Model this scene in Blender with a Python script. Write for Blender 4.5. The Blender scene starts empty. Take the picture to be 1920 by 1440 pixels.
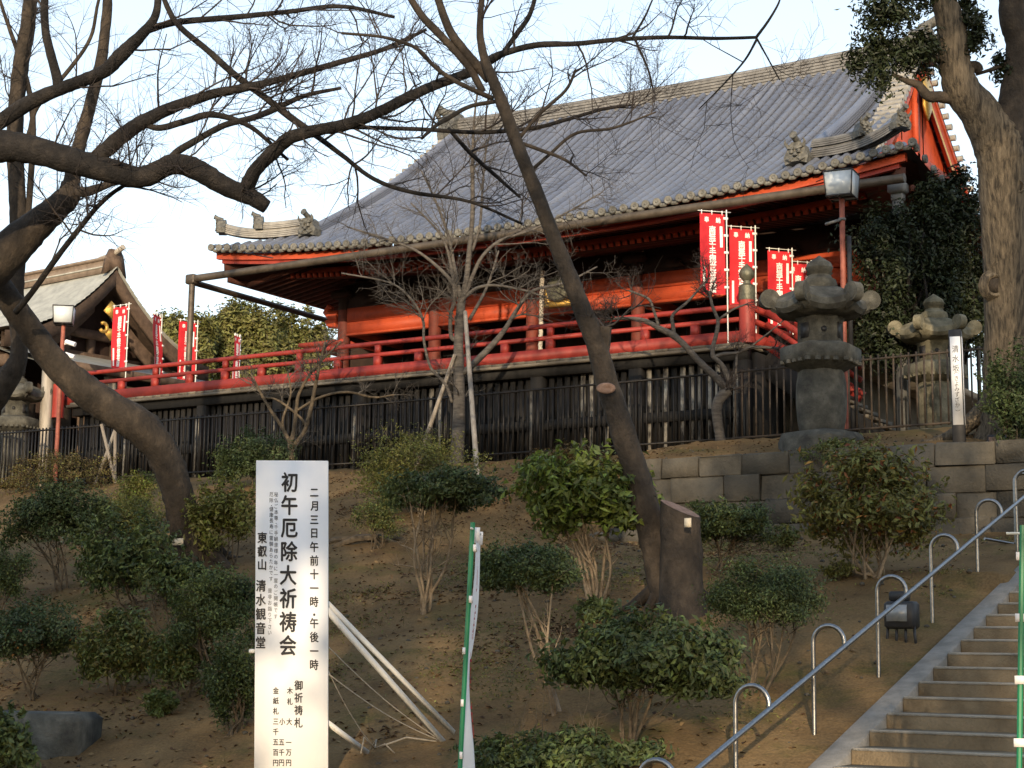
import bpy, math, random
import numpy as np
from mathutils import Vector, Matrix
rng = np.random.default_rng(7)
random.seed(7)
C = bpy.context.scene.collection
SC = bpy.context.scene
R = math.radians
# ------------------------------------------------------------------ camera
FPX = 3200.0                                  # focal length in photo pixels (1920 wide)
YAW, PITCH, ROLL = R(31.9), R(8.9), R(.75)
EYE = np.array([0.0, 0.0, 1.6])
_f = np.array([-math.sin(YAW)*math.cos(PITCH), math.cos(YAW)*math.cos(PITCH), math.sin(PITCH)])
_r0 = np.array([math.cos(YAW), math.sin(YAW), 0.0]); _u0 = np.cross(_r0, _f)
_r = math.cos(ROLL)*_r0 + math.sin(ROLL)*_u0
_u = -math.sin(ROLL)*_r0 + math.cos(ROLL)*_u0
cd = bpy.data.cameras.new('camera'); cam = bpy.data.objects.new('camera', cd); C.objects.link(cam)
cd.sensor_width = 36; cd.lens = FPX/1920*36; cd.clip_start = .1; cd.clip_end = 3000
M = Matrix(((_r[0], _u[0], -_f[0], 0), (_r[1], _u[1], -_f[1], 0), (_r[2], _u[2], -_f[2], 1.6), (0, 0, 0, 1)))
cam.matrix_world = M
SC.camera = cam
# ------------------------------------------------------------------ sky, sun, exposure
SUN_EL, SUN_AZ = R(11.5), R(-27.0)            # light travels towards (sin az, cos az)
w = bpy.data.worlds.new('World'); SC.world = w; w.use_nodes = True
nt = w.node_tree; bg = nt.nodes['Background']
sky = nt.nodes.new('ShaderNodeTexSky'); sky.sky_type = 'NISHITA'; sky.sun_disc = False
sky.sun_elevation = SUN_EL
_to = (-math.sin(SUN_AZ), -math.cos(SUN_AZ))
sky.sun_rotation = math.atan2(_to[0], _to[1])
sky.air_density = 1.0; sky.dust_density = 1.0; sky.ozone_density = 1.0
# pale haze veil, thickest at the horizon and the same all round
tc = nt.nodes.new('ShaderNodeTexCoord'); sx = nt.nodes.new('ShaderNodeSeparateXYZ'); nt.links.new(tc.outputs['Generated'], sx.inputs[0])
vr = nt.nodes.new('ShaderNodeMapRange'); vr.inputs['From Min'].default_value = 0; vr.inputs['From Max'].default_value = .75; vr.inputs['To Min'].default_value = .72; vr.inputs['To Max'].default_value = .10
nt.links.new(sx.outputs['Z'], vr.inputs[0]); vm = nt.nodes.new('ShaderNodeMixRGB'); vm.inputs['Color2'].default_value = (3.4, 3.5, 3.6, 1)
nt.links.new(vr.outputs[0], vm.inputs[0]); nt.links.new(sky.outputs[0], vm.inputs['Color1']); nt.links.new(vm.outputs[0], bg.inputs[0]); bg.inputs[1].default_value = .15
sl = bpy.data.lights.new('sun', 'SUN'); so = bpy.data.objects.new('sun', sl); C.objects.link(so)
sl.energy = 2.3; sl.angle = R(.6); sl.color = (1.0, .79, .54)
_d = Vector((math.sin(SUN_AZ)*math.cos(SUN_EL), math.cos(SUN_AZ)*math.cos(SUN_EL), -math.sin(SUN_EL)))
so.rotation_euler = _d.to_track_quat('-Z', 'Y').to_euler()
SC.view_settings.view_transform = 'Standard'; SC.view_settings.look = 'None'
SC.view_settings.exposure = 1.27; SC.view_settings.gamma = 1.0
SC.cycles.use_denoising = True
SC.cycles.max_bounces = 6; SC.cycles.diffuse_bounces = 3; SC.cycles.transparent_max_bounces = 8

def ray(x, y): return _f + (x-960)/FPX*_r - (y-720)/FPX*_u
def atD(x, y, D): return EYE + ray(x, y)*D
def atY(x, y, Y): d = ray(x, y); return EYE + d*(Y/d[1])
def atX(x, y, X): d = ray(x, y); return EYE + d*(X/d[0])
def depth(P): return float((np.asarray(P)-EYE) @ _f)
def sstep(a, b, x):
    t = np.clip((np.asarray(x, float)-a)/(b-a), 0, 1); return t*t*(3-2*t)
# ------------------------------------------------------------------ materials
def mat(name, c1, c2=None, scale=4., rough=.8, bump=.15, bscale=None, metal=0., orand=0., isl=0., spec=.4,
        stretch=(1, 1, 1), transl=0., c3=None, lo=.35, hi=.65, emit=None, detail=6.):
    m = bpy.data.materials.new(name); m.use_nodes = True
    t = m.node_tree; N = t.nodes; L = t.links; b = N['Principled BSDF']
    b.inputs['Roughness'].default_value = rough; b.inputs['Metallic'].default_value = metal
    b.inputs['Specular IOR Level'].default_value = spec
    geo = N.new('ShaderNodeNewGeometry'); mp = N.new('ShaderNodeMapping'); mp.inputs['Scale'].default_value = stretch
    L.new(geo.outputs['Position'], mp.inputs['Vector'])
    no = N.new('ShaderNodeTexNoise'); no.inputs['Scale'].default_value = scale; no.inputs['Detail'].default_value = detail
    no.inputs['Roughness'].default_value = .62
    L.new(mp.outputs[0], no.inputs['Vector'])
    cr = N.new('ShaderNodeValToRGB'); e = cr.color_ramp.elements
    e[0].position = lo; e[1].position = hi
    c2 = c2 or tuple(v*.8 for v in c1)
    e[0].color = (*c1, 1); e[1].color = (*c2, 1)
    if c3: x = e.new(.5*(lo+hi)); x.color = (*c3, 1)
    L.new(no.outputs['Fac'], cr.inputs[0]); col = cr.outputs[0]
    if orand or isl:
        hs = N.new('ShaderNodeHueSaturation'); mr = N.new('ShaderNodeMapRange')
        if isl: L.new(geo.outputs['Random Per Island'], mr.inputs[0]); k = isl
        else: oi = N.new('ShaderNodeObjectInfo'); L.new(oi.outputs['Random'], mr.inputs[0]); k = orand
        mr.inputs['To Min'].default_value = 1-k; mr.inputs['To Max'].default_value = 1+k
        L.new(mr.outputs[0], hs.inputs['Value']); L.new(col, hs.inputs['Color']); col = hs.outputs[0]
        if isl:
            m2 = N.new('ShaderNodeMapRange'); L.new(geo.outputs['Random Per Island'], m2.inputs[0])
            m2.inputs['To Min'].default_value = .475; m2.inputs['To Max'].default_value = .515
            L.new(m2.outputs[0], hs.inputs['Hue'])
    L.new(col, b.inputs['Base Color'])
    if bump:
        n2 = N.new('ShaderNodeTexNoise'); n2.inputs['Scale'].default_value = bscale or scale*5; n2.inputs['Detail'].default_value = 5
        L.new(mp.outputs[0], n2.inputs['Vector'])
        bp = N.new('ShaderNodeBump'); bp.inputs['Strength'].default_value = bump; bp.inputs['Distance'].default_value = .03
        L.new(n2.outputs['Fac'], bp.inputs['Height']); L.new(bp.outputs[0], b.inputs['Normal'])
    if emit:
        b.inputs['Emission Color'].default_value = (*emit[0], 1); b.inputs['Emission Strength'].default_value = emit[1]
    if transl:
        tr = N.new('ShaderNodeBsdfTranslucent'); mx = N.new('ShaderNodeMixShader'); mx.inputs[0].default_value = transl
        L.new(col, tr.inputs[0]); L.new(b.outputs[0], mx.inputs[1]); L.new(tr.outputs[0], mx.inputs[2])
        L.new(mx.outputs[0], N['Material Output'].inputs[0])
    return m
K = {}
K['soil'] = mat('soil', (.100, .064, .031), (.205, .136, .064), .9, .95, .6, 14, c3=(.150, .098, .046), spec=.1, detail=9, lo=.3, hi=.7)
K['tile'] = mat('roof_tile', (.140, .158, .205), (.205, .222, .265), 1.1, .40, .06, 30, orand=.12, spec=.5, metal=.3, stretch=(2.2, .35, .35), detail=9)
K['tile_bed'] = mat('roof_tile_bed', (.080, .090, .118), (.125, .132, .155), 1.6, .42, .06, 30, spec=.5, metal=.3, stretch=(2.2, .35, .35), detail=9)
K['eave_tile'] = mat('eave_tile', (.095, .094, .085), (.19, .185, .165), 9, .7, .25, 40, orand=.2)
K['ridge_tile'] = mat('ridge_tile', (.105, .103, .100), (.19, .186, .178), 5, .65, .3, 40, orand=.1)
K['sunlit_tile'] = mat('verge_tile', (.22, .21, .19), (.33, .315, .285), 6, .6, .2, 40, orand=.12)  # cream of sunlit tiles put into the base colour
K['oni'] = mat('ornament_tile', (.055, .055, .050), (.15, .145, .125), 14, .5, .5, 50)
K['red'] = mat('vermilion', (.20, .032, .015), (.50, .080, .027), 2.2, .6, .15, 30, orand=.08, c3=(.42, .064, .023), detail=10, lo=.25, hi=.7)
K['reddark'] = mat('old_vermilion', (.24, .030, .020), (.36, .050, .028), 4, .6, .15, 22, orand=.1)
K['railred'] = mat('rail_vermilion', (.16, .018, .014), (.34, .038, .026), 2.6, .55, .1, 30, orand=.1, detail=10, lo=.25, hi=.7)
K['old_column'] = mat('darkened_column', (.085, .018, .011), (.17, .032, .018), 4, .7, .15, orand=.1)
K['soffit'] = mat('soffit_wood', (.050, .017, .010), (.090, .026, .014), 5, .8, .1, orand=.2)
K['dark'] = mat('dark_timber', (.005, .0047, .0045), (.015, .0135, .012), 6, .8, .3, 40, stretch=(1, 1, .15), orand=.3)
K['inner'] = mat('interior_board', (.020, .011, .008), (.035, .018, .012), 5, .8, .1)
K['gold'] = mat('gilt_metal', (.55, .33, .075), (.75, .48, .13), 20, .35, .5, 60, metal=.7)
K['bronze'] = mat('bronze', (.085, .085, .060), (.17, .165, .12), 10, .5, .3, metal=.5)
K['gutter'] = mat('copper_gutter', (.075, .060, .045), (.13, .105, .08), 4, .55, .15, metal=.4)
K['shaded_pipe_grey'] = mat('shaded_pipe_paint', (.12, .12, .115), (.18, .18, .17), 4, .6, .1)  # grey darkened: the downpipe's shade is put into the colour
K['stage_wood'] = mat('weathered_plank', (.070, .058, .044), (.16, .14, .11), 5, .85, .4, 40, stretch=(.3, 1, 1), orand=.2)
K['slat'] = mat('black_slat', (.004, .0038, .0036), (.015, .0135, .012), 5, .85, .4, 40, stretch=(1, 1, .12), orand=.55)
K['slat_pale'] = mat('weathered_slat', (.03, .026, .022), (.26, .24, .20), 7, .85, .4, 40, stretch=(1, 1, .35), orand=.45, lo=.40, hi=.62)
K['iron'] = mat('black_iron', (.006, .0055, .005), (.016, .013, .011), 9, .5, .1, orand=.2, spec=.3)
K['rust_iron'] = mat('rusted_iron', (.030, .024, .018), (.085, .060, .040), 9, .7, .2, orand=.3)
K['stone'] = mat('dark_lantern_stone', (.036, .035, .030), (.125, .120, .100), 3.2, .9, .5, 30, c3=(.072, .070, .058), detail=9)
K['stone2'] = mat('mossy_lantern_stone', (.07, .064, .040), (.21, .19, .13), 3.5, .9, .5, 30, detail=9)
K['block'] = mat('wall_stone', (.048, .043, .034), (.112, .099, .076), 2.6, .92, .6, 22, orand=.22, detail=10, lo=.28, hi=.72)
K['concrete'] = mat('stair_concrete', (.135, .100, .058), (.250, .190, .115), 3, .9, .35, 40, orand=.07, detail=9)
K['kerbstone'] = mat('stringer_concrete', (.17, .16, .14), (.26, .245, .22), 5, .9, .35, 50, detail=9)
K['steel'] = mat('stainless_steel', (.22, .22, .22), (.34, .34, .34), 30, .30, .05, metal=1.)
K['white'] = mat('white_board', (.76, .77, .79), (.83, .83, .83), 2.2, .45, .03, spec=.4)
K['lumber'] = mat('white_lumber', (.62, .60, .55), (.74, .71, .65), 6, .7, .2, 40)
K['ink'] = mat('black_lettering', (.012, .012, .014), (.016, .016, .018), 3, .6, 0)
K['flagred'] = mat('flag_red', (.62, .020, .030), (.72, .030, .042), 5, .75, .1, transl=.22)
K['flagwhite'] = mat('flag_white', (.80, .80, .80), (.86, .86, .86), 5, .75, .1, transl=.2)
K['flagtext'] = mat('flag_white_print', (.84, .80, .78), (.88, .85, .83), 5, .8, 0)
K['redtext'] = mat('flag_red_print', (.55, .02, .03), (.6, .03, .04), 5, .8, 0)
K['greenpole'] = mat('green_pole', (.010, .17, .075), (.014, .21, .095), 5, .35, 0)
K['whitepole'] = mat('pale_pole', (.62, .64, .60), (.72, .74, .70), 5, .4, 0)
K['black'] = mat('black_metal', (.014, .014, .015), (.028, .028, .030), 5, .5, .05)
K['dgrey'] = mat('charcoal_metal', (.030, .027, .028), (.045, .042, .042), 5, .5, .05)
K['lampglass'] = mat('frosted_lamp_glass', (.50, .55, .58), (.62, .66, .68), 3, .25, 0, spec=.6)
K['rustpost'] = mat('rust_red_paint', (.20, .055, .035), (.33, .10, .065), 7, .6, .2)
K['glass'] = mat('floodlight_glass', (.20, .22, .23), (.30, .31, .32), 5, .1, 0, spec=.8)
K['bark'] = mat('cherry_bark', (.018, .0145, .011), (.082, .063, .045), 5, .92, .9, 22, stretch=(1, 1, .7), c3=(.040, .031, .023), detail=10, lo=.3, hi=.75)
K['bark_black'] = mat('dark_cherry_bark', (.007, .006, .0055), (.030, .025, .021), 5, .92, 1., 30, c3=(.013, .011, .010), detail=9)
K['bark_pale'] = mat('young_cherry_bark', (.050, .044, .039), (.125, .112, .098), 8, .85, .4, 40, stretch=(.6, .6, 2.5))
K['bark_big'] = mat('camphor_bark', (.030, .024, .017), (.175, .138, .092), 20, .92, 1., 60, stretch=(1, 1, .13), detail=9)
K['bark_shrub'] = mat('shrub_bark', (.055, .042, .027), (.15, .115, .075), 9, .85, .4, 40)
K['stem_pale'] = mat('pale_stem_bark', (.13, .095, .060), (.30, .235, .16), 9, .85, .4, 40)
K['nosing'] = mat('pale_nosing', (.33, .30, .25), (.46, .42, .36), 6, .9, .3, 50)
K['twig'] = mat('twig_bark', (.022, .017, .015), (.055, .043, .037), 9, .8, 0)
K['cut'] = mat('sawn_wood', (.17, .10, .07), (.30, .20, .15), 16, .85, .3)
K['pole_wood'] = mat('support_pole_wood', (.20, .17, .14), (.32, .29, .25), 8, .85, .3, stretch=(1, 1, .2))
def leaf(name, a, b, tr=.25, rough=.5): return mat(name, a, b, 1.6, rough, 0, isl=.45, transl=tr, spec=.3)
K['lf_dark'] = leaf('dark_leaf', (.044, .066, .026), (.084, .112, .042))
K['lf_mid'] = leaf('green_leaf', (.074, .104, .032), (.130, .160, .050))
K['lf_olive'] = leaf('olive_leaf', (.110, .118, .032), (.190, .180, .055))
K['lf_sunlit'] = leaf('sunlit_leaf', (.105, .155, .028), (.190, .235, .050), .3)  # leaf colour brightened to stand in for sun on the bush
K['lf_yellow'] = leaf('yellow_green_leaf', (.12, .15, .032), (.19, .20, .05), .3)
K['lf_brown'] = leaf('brown_shrub_leaf', (.075, .058, .022), (.130, .095, .036))
K['lf_orange'] = leaf('orange_leaf', (.22, .085, .022), (.32, .16, .05), .3)
K['lf_black'] = leaf('camphor_leaf', (.018, .026, .012), (.034, .044, .018), .2)
K['lf_far'] = leaf('far_leaf', (.11, .12, .035), (.20, .19, .065), .25, .6)
K['litter'] = mat('leaf_litter', (.080, .050, .027), (.165, .112, .062), 3, .9, 0, isl=.6, spec=.15)
K['shingle'] = mat('copper_shingle', (.24, .25, .235), (.36, .37, .345), 3, .5, .2, 30, spec=.5)
K['brown_wood'] = mat('brown_timber', (.060, .040, .028), (.115, .078, .055), 5, .8, .2, orand=.15)
K['ridge_copper'] = mat('brown_copper', (.12, .092, .072), (.19, .15, .12), 5, .6, .15)
K['pale_wood'] = mat('pale_pillar_wood', (.28, .25, .21), (.44, .40, .34), 6, .85, .3, stretch=(1, 1, .2))
K['plaster'] = mat('cream_plaster', (.50, .44, .33), (.66, .60, .48), 6, .9, .2)
K['rope'] = mat('white_rope', (.42, .36, .28), (.66, .60, .50), 30, .9, .3)
K['straw'] = mat('straw_rope', (.30, .26, .20), (.42, .37, .30), 30, .9, .3)
# ------------------------------------------------------------------ mesh building
ORG = {}
def org(o): return ORG.get(o.name, np.zeros(3)) if o is not None else np.zeros(3)
class MB:
    def __init__(s): s.V = []; s.Q = []; s.T = []; s.G = []; s.n = 0
    def add(s, V, Q=None, T=None, G=None):
        V = np.asarray(V, float).reshape(-1, 3)
        if Q is not None and len(Q): s.Q.append(np.asarray(Q, int).reshape(-1, 4)+s.n)
        if T is not None and len(T): s.T.append(np.asarray(T, int).reshape(-1, 3)+s.n)
        if G is not None:
            for g in G: s.G.append([i+s.n for i in g])
        s.V.append(V); s.n += len(V); return s
    def box(s, x0, x1, y0, y1, z0, z1):
        V = [(x, y, z) for z in (z0, z1) for y in (y0, y1) for x in (x0, x1)]
        return s.add(V, [(0, 2, 3, 1), (4, 5, 7, 6), (0, 1, 5, 4), (2, 6, 7, 3), (0, 4, 6, 2), (1, 3, 7, 5)])
    def cbox(s, x0, x1, y0, y1, z0, z1, b):
        """box with chamfered vertical and top edges"""
        p = [(x0+b, y0), (x1-b, y0), (x1, y0+b), (x1, y1-b), (x1-b, y1), (x0+b, y1), (x0, y1-b), (x0, y0+b)]
        cx, cy = (x0+x1)/2, (y0+y1)/2
        def ring(z, i): return [(cx+(x-cx)*(1-i/(abs(x1-x0)/2)), cy+(y-cy)*(1-i/(abs(y1-y0)/2)), z) for x, y in p]
        V = ring(z0, b*.8)+ring(z0+b, 0)+ring(z1-b, 0)+ring(z1, b*.8)
        Q = [(k*8+i, k*8+(i+1) % 8, (k+1)*8+(i+1) % 8, (k+1)*8+i) for k in range(3) for i in range(8)]
        return s.add(V, Q, None, [list(range(24, 32)), list(range(7, -1, -1))])
    def beam(s, p, q, wd, h, up=(0, 0, 1)):
        p = np.asarray(p, float); q = np.asarray(q, float); d = q-p; d = d/np.linalg.norm(d)
        a = np.cross(d, up); a /= np.linalg.norm(a); b = np.cross(a, d)
        V = []
        for c in (p, q):
            for i, j in ((-1, -1), (1, -1), (1, 1), (-1, 1)): V.append(c+a*i*wd/2+b*j*h/2)
        return s.add(V, [(0, 3, 2, 1), (4, 5, 6, 7), (0, 1, 5, 4), (1, 2, 6, 5), (2, 3, 7, 6), (3, 0, 4, 7)])
    def tube(s, P, r, n=8, cap=True, jit=0.):
        P = np.asarray(P, float); m = len(P); r = np.broadcast_to(np.asarray(r, float), (m,))
        T = np.gradient(P, axis=0); T /= np.linalg.norm(T, axis=1)[:, None]+1e-12
        a = np.cross(T[0], (0, 0, 1.)); 
        if np.linalg.norm(a) < .2: a = np.cross(T[0], (0, 1., 0))
        a /= np.linalg.norm(a); A = []
        for i in range(m):
            a = a-T[i]*(a@T[i]); a /= np.linalg.norm(a); A.append(a)
        A = np.array(A); B = np.cross(T, A); th = np.arange(n)*2*math.pi/n
        rr = r[:, None]*np.ones(n)
        if jit: rr = rr*(1+jit*rng.standard_normal((m, n)))
        V = P[:, None]+rr[..., None]*(np.cos(th)[None, :, None]*A[:, None]+np.sin(th)[None, :, None]*B[:, None])
        i, j = np.meshgrid(np.arange(m-1), np.arange(n), indexing='ij'); j2 = (j+1) % n
        Q = np.stack([i*n+j, i*n+j2, (i+1)*n+j2, (i+1)*n+j], -1).reshape(-1, 4)
        return s.add(V, Q, None, [list(range(n-1, -1, -1)), list(range((m-1)*n, m*n))] if cap else None)
    def lathe(s, prof, n=16, c=(0, 0, 0), a0=0.):
        """prof: (r, z) from bottom to top; a ring of radius 0 closes it"""
        th = a0+np.arange(n)*2*math.pi/n; V = [[(r*math.cos(t)+c[0], r*math.sin(t)+c[1], z+c[2]) for t in th] for r, z in prof]
        m = len(prof)
        Q = [(i*n+j, i*n+(j+1) % n, (i+1)*n+(j+1) % n, (i+1)*n+j) for i in range(m-1) for j in range(n)]
        return s.add(np.array(V).reshape(-1, 3), Q, None, [list(range(n-1, -1, -1)), list(range((m-1)*n, m*n))])
    def disc(s, c, ax, r, t, n=14):
        c = np.asarray(c, float); ax = np.asarray(ax, float); ax = ax/np.linalg.norm(ax)
        return s.tube([c-ax*t/2, c+ax*t/2], r, n)
    def prism(s, poly, o, u, v, w_):
        """2-D outline in axes u, v at o, extruded along w_"""
        o, u, v, w_ = (np.asarray(x, float) for x in (o, u, v, w_)); k = len(poly)
        A = [o+u*a+v*b for a, b in poly]; B = [p+w_ for p in A]
        return s.add(A+B, [(i, (i+1) % k, k+(i+1) % k, k+i) for i in range(k)], None, [list(range(k-1, -1, -1)), list(range(k, 2*k))])
    def grid(s, P):
        P = np.asarray(P, float); a, b = P.shape[:2]
        i, j = np.meshgrid(np.arange(a-1), np.arange(b-1), indexing='ij')
        return s.add(P.reshape(-1, 3), np.stack([i*b+j, i*b+j+1, (i+1)*b+j+1, (i+1)*b+j], -1).reshape(-1, 4))
    def mesh(s, name, m, smooth=False, o=None):
        me = bpy.data.meshes.new(name)
        V = np.concatenate(s.V) - (np.zeros(3) if o is None else o)
        idx = []; cnt = []
        if s.Q: q = np.concatenate(s.Q); idx.append(q.ravel()); cnt += [4]*len(q)
        if s.T: q = np.concatenate(s.T); idx.append(q.ravel()); cnt += [3]*len(q)
        for g in s.G: idx.append(np.array(g)); cnt.append(len(g))
        idx = np.concatenate(idx); cnt = np.array(cnt); st = np.concatenate([[0], np.cumsum(cnt)[:-1]])
        me.vertices.add(len(V)); me.vertices.foreach_set('co', V.ravel())
        me.loops.add(len(idx)); me.loops.foreach_set('vertex_index', idx.astype(np.int32))
        me.polygons.add(len(cnt)); me.polygons.foreach_set('loop_start', st.astype(np.int32))
        if smooth: me.polygons.foreach_set('use_smooth', np.ones(len(cnt), bool))
        me.update(calc_edges=True); me.validate()
        if smooth and smooth != 'all':
            try: me.set_sharp_from_angle(angle=R(40))
            except Exception: pass
        me.materials.append(K[m] if isinstance(m, str) else m)
        return me
    def build(s, name, m, parent=None, smooth=False):
        """vertices are in world space; a child is shifted by its parent's origin"""
        ob = bpy.data.objects.new(name, s.mesh(name, m, smooth, org(parent))); C.objects.link(ob)
        if parent is not None: ob.parent = parent; ORG[ob.name] = org(parent)
        return ob
def put(name, me, P, parent=None, rz=0., rot=None, scale=None):
    """one more object on a shared mesh, at world point P"""
    ob = bpy.data.objects.new(name, me); C.objects.link(ob)
    ob.location = Vector(np.asarray(P, float)-org(parent))
    ob.rotation_euler = rot if rot else (0, 0, rz)
    if scale is not None: ob.scale = scale
    if parent is not None: ob.parent = parent
    return ob
def tag(o, label=None, cat=None, group=None, kind=None):
    if label: o['label'] = label
    if cat: o['category'] = cat
    if group: o['group'] = group
    if kind: o['kind'] = kind
    return o
def thing(name, label, cat, loc, group=None):
    e = bpy.data.objects.new(name, None); C.objects.link(e); e.location = Vector(np.asarray(loc, float)); e.empty_display_size = .2
    ORG[e.name] = np.asarray(loc, float)
    return tag(e, label, cat, group)
# ------------------------------------------------------------------ lettering (built once, one glyph each)
TXT = ('二月三日午前十一時・午後初厄除大祈祷会秘仏ご本尊千手観音様の年に度開帳です健康長寿霊験あらたか是非お詣り下さい東叡山清水堂'
       '御札木大万円小五金紙百南無世菩薩奉納坂きよみず゙ざが（）心願成就')
GL = {}
def make_glyphs():
    tmp = []
    for ch in sorted(set(TXT)):
        for bold in (0,):
            cu = bpy.data.curves.new('glyph', 'FONT'); cu.body = ch; cu.size = 1; cu.align_x = 'CENTER'; cu.align_y = 'CENTER'
            cu.resolution_u = 2; cu.offset = 0
            ob = bpy.data.objects.new('glyph', cu); C.objects.link(ob); tmp.append((ch, bold, ob))
    dg = bpy.context.evaluated_depsgraph_get()
    for ch, bold, ob in tmp:
        me = ob.evaluated_get(dg).to_mesh()
        V = np.zeros(len(me.vertices)*3); me.vertices.foreach_get('co', V); V = V.reshape(-1, 3)[:, :2]
        me.calc_loop_triangles(); T = np.zeros(len(me.loop_triangles)*3, np.int32); me.loop_triangles.foreach_get('vertices', T)
        if len(V) and ch not in '・': V = V-(V.max(0)+V.min(0))/2*np.array([1, .9 if ch not in '一二三' else 1])
        GL[(ch, bold)] = (V, T.reshape(-1, 3)); ob.evaluated_get(dg).to_mesh_clear()
    for _, _, ob in tmp:
        cu = ob.data; bpy.data.objects.remove(ob); bpy.data.curves.remove(cu)
make_glyphs()
def column(mb, text, x, y, pitch, size, fn, bold=1, wx=.84):
    """vertical line of characters; fn maps board (x, y) to world"""
    for ch in text:
        if ch != ' ' and (ch, 0) in GL:
            V, T = GL[(ch, 0)]
            if len(V): 
                if ch in '（）': V = np.stack([V[:, 1], -V[:, 0]], 1)
                P = np.stack([x+V[:, 0]*size*wx, y+V[:, 1]*size], 1); e = size*.024
                for i, (dx, dy) in enumerate(((-e, 0), (e, 0), (0, e), (0, -e)) if bold else ((0, 0),)): mb.add(fn(P+np.array([dx, dy]), i*.0006), None, T)
        y -= pitch*(.55 if ch in '・' else 1)
    return y
# ================================================================== ground
_ph = rng.uniform(0, 6.28, 12); _fr = rng.uniform(.35, 2.2, (12, 2))*rng.choice([-1, 1], (12, 2))
def bumps(X, Y):
    z = 0
    for k in range(12): z = z+np.sin(X*_fr[k, 0]+Y*_fr[k, 1]+_ph[k])/(1+np.hypot(*_fr[k])*2.2)
    return z*.05
WALL_Y = 27.0
def gz(X, Y, rough=True):
    X = np.asarray(X, float); Y = np.asarray(Y, float)
    s = .9+.31*(Y-15)
    z = np.where(Y < 12.1, 0, s); z = z+.10*np.exp(-((Y-12.1)/1.0)**2)
    left = np.minimum(z, 5.72); left = left-.12*np.exp(-((Y-30.5)/1.0)**2)
    low = np.where(Y < 20.5, z, 2.605+(Y-20.5)*.155)
    up = 4.88+np.clip((Y-27.1)/3.3, 0, 1)**.8*.86
    right = low+(up-low)*sstep(WALL_Y-.12, WALL_Y+.08, Y)
    right = right+.5*sstep(33, 36, Y)
    wr = sstep(-16.2, -14.2, X)
    g = left*(1-wr)+right*wr
    st = .5+.304*(Y-14.33); st = np.clip(st, 0, 5.5)
    g = np.where((X > -7.2) & (Y > 12.5) & (Y < 20.4), g*(1-sstep(-7.2, -6.2, X))+(.55+.304*(Y-14.33))*sstep(-7.2, -6.2, X), g)
    ws = sstep(-5.84, -5.66, X)
    g = g*(1-ws)+(np.maximum(st-.28, -.05))*ws
    if rough:
        amp = sstep(11.5, 14, Y)*(1-sstep(29.5, 31.5, Y))*(1-sstep(-6.6, -6.0, X))
        g = g+bumps(X, Y)*(.15+.85*amp)*(1-ws)
    return g
def ground_hit(px, py):
    """point of the slope under a photo pixel"""
    d = ray(px, py); t = np.linspace(9, 70, 2400); P = EYE+t[:, None]*d
    below = (P[:, 2] < gz(P[:, 0], P[:, 1])) | (P[:, 1] > 30.75); Q = P[int(np.argmax(below))].copy()
    if Q[1] > 30.7: Q[2] = float(gz(Q[0], Q[1]))
    return Q
def axis(lo, hi, a, b, st):
    mid = np.arange(a, b+1e-6, st); out = [a]; k = st
    while out[-1] > lo: k *= 1.35; out.append(out[-1]-k)
    o2 = [b]; k = st
    while o2[-1] < hi: k *= 1.35; o2.append(o2[-1]+k)
    return np.concatenate([out[:0:-1], mid, o2[1:]])
ax = axis(-900, 900, -40, -3, .2); ay = axis(-500, 1500, 9, 38, .2)
gx, gy = np.meshgrid(ax, ay, indexing='ij')
gzz = gz(gx, gy)+rng.standard_normal(gx.shape)*.012*((gy > 11) & (gy < 31) & (gx < -6.1) & (gx > -41))
g = MB().grid(np.stack([gx, gy, gzz], -1).transpose(1, 0, 2)[:, ::-1]).build('ground', 'soil', None, 'all')
tag(g, kind='structure')
# soil material: moss patches, pebbly grain
t = K['soil'].node_tree; N = t.nodes; L = t.links; b = N['Principled BSDF']
n1 = N.new('ShaderNodeTexNoise'); n1.inputs['Scale'].default_value = .55; n1.inputs['Detail'].default_value = 8; n1.inputs['Roughness'].default_value = .7
r1 = N.new('ShaderNodeValToRGB'); r1.color_ramp.elements[0].position = .54; r1.color_ramp.elements[1].position = .68
geo = N['Geometry'] if 'Geometry' in N else [n for n in N if n.type == 'NEW_GEOMETRY'][0]
L.new(geo.outputs['Position'], n1.inputs['Vector']); L.new(n1.outputs[0], r1.inputs[0])
mx = N.new('ShaderNodeMixRGB'); mx.inputs['Color2'].default_value = (.062, .066, .018, 1)
n3 = N.new('ShaderNodeTexNoise'); n3.inputs['Scale'].default_value = 38; n3.inputs['Detail'].default_value = 3
L.new(geo.outputs['Position'], n3.inputs['Vector'])
hs = N.new('ShaderNodeHueSaturation'); mr = N.new('ShaderNodeMapRange'); mr.inputs['From Min'].default_value = .3; mr.inputs['From Max'].default_value = .7
mr.inputs['To Min'].default_value = .75; mr.inputs['To Max'].default_value = 1.25
L.new(n3.outputs[0], mr.inputs[0]); L.new(mr.outputs[0], hs.inputs['Value'])
src = [l for l in L if l.to_socket == b.inputs['Base Color']][0].from_socket
ml = N.new('ShaderNodeMath'); ml.operation = 'MULTIPLY'; ml.inputs[1].default_value = .75
L.new(r1.outputs[0], ml.inputs[0]); L.new(ml.outputs[0], mx.inputs['Fac']); L.new(src, mx.inputs['Color1'])
L.new(mx.outputs[0], hs.inputs['Color']); L.new(hs.outputs[0], b.inputs['Base Color'])
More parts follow.
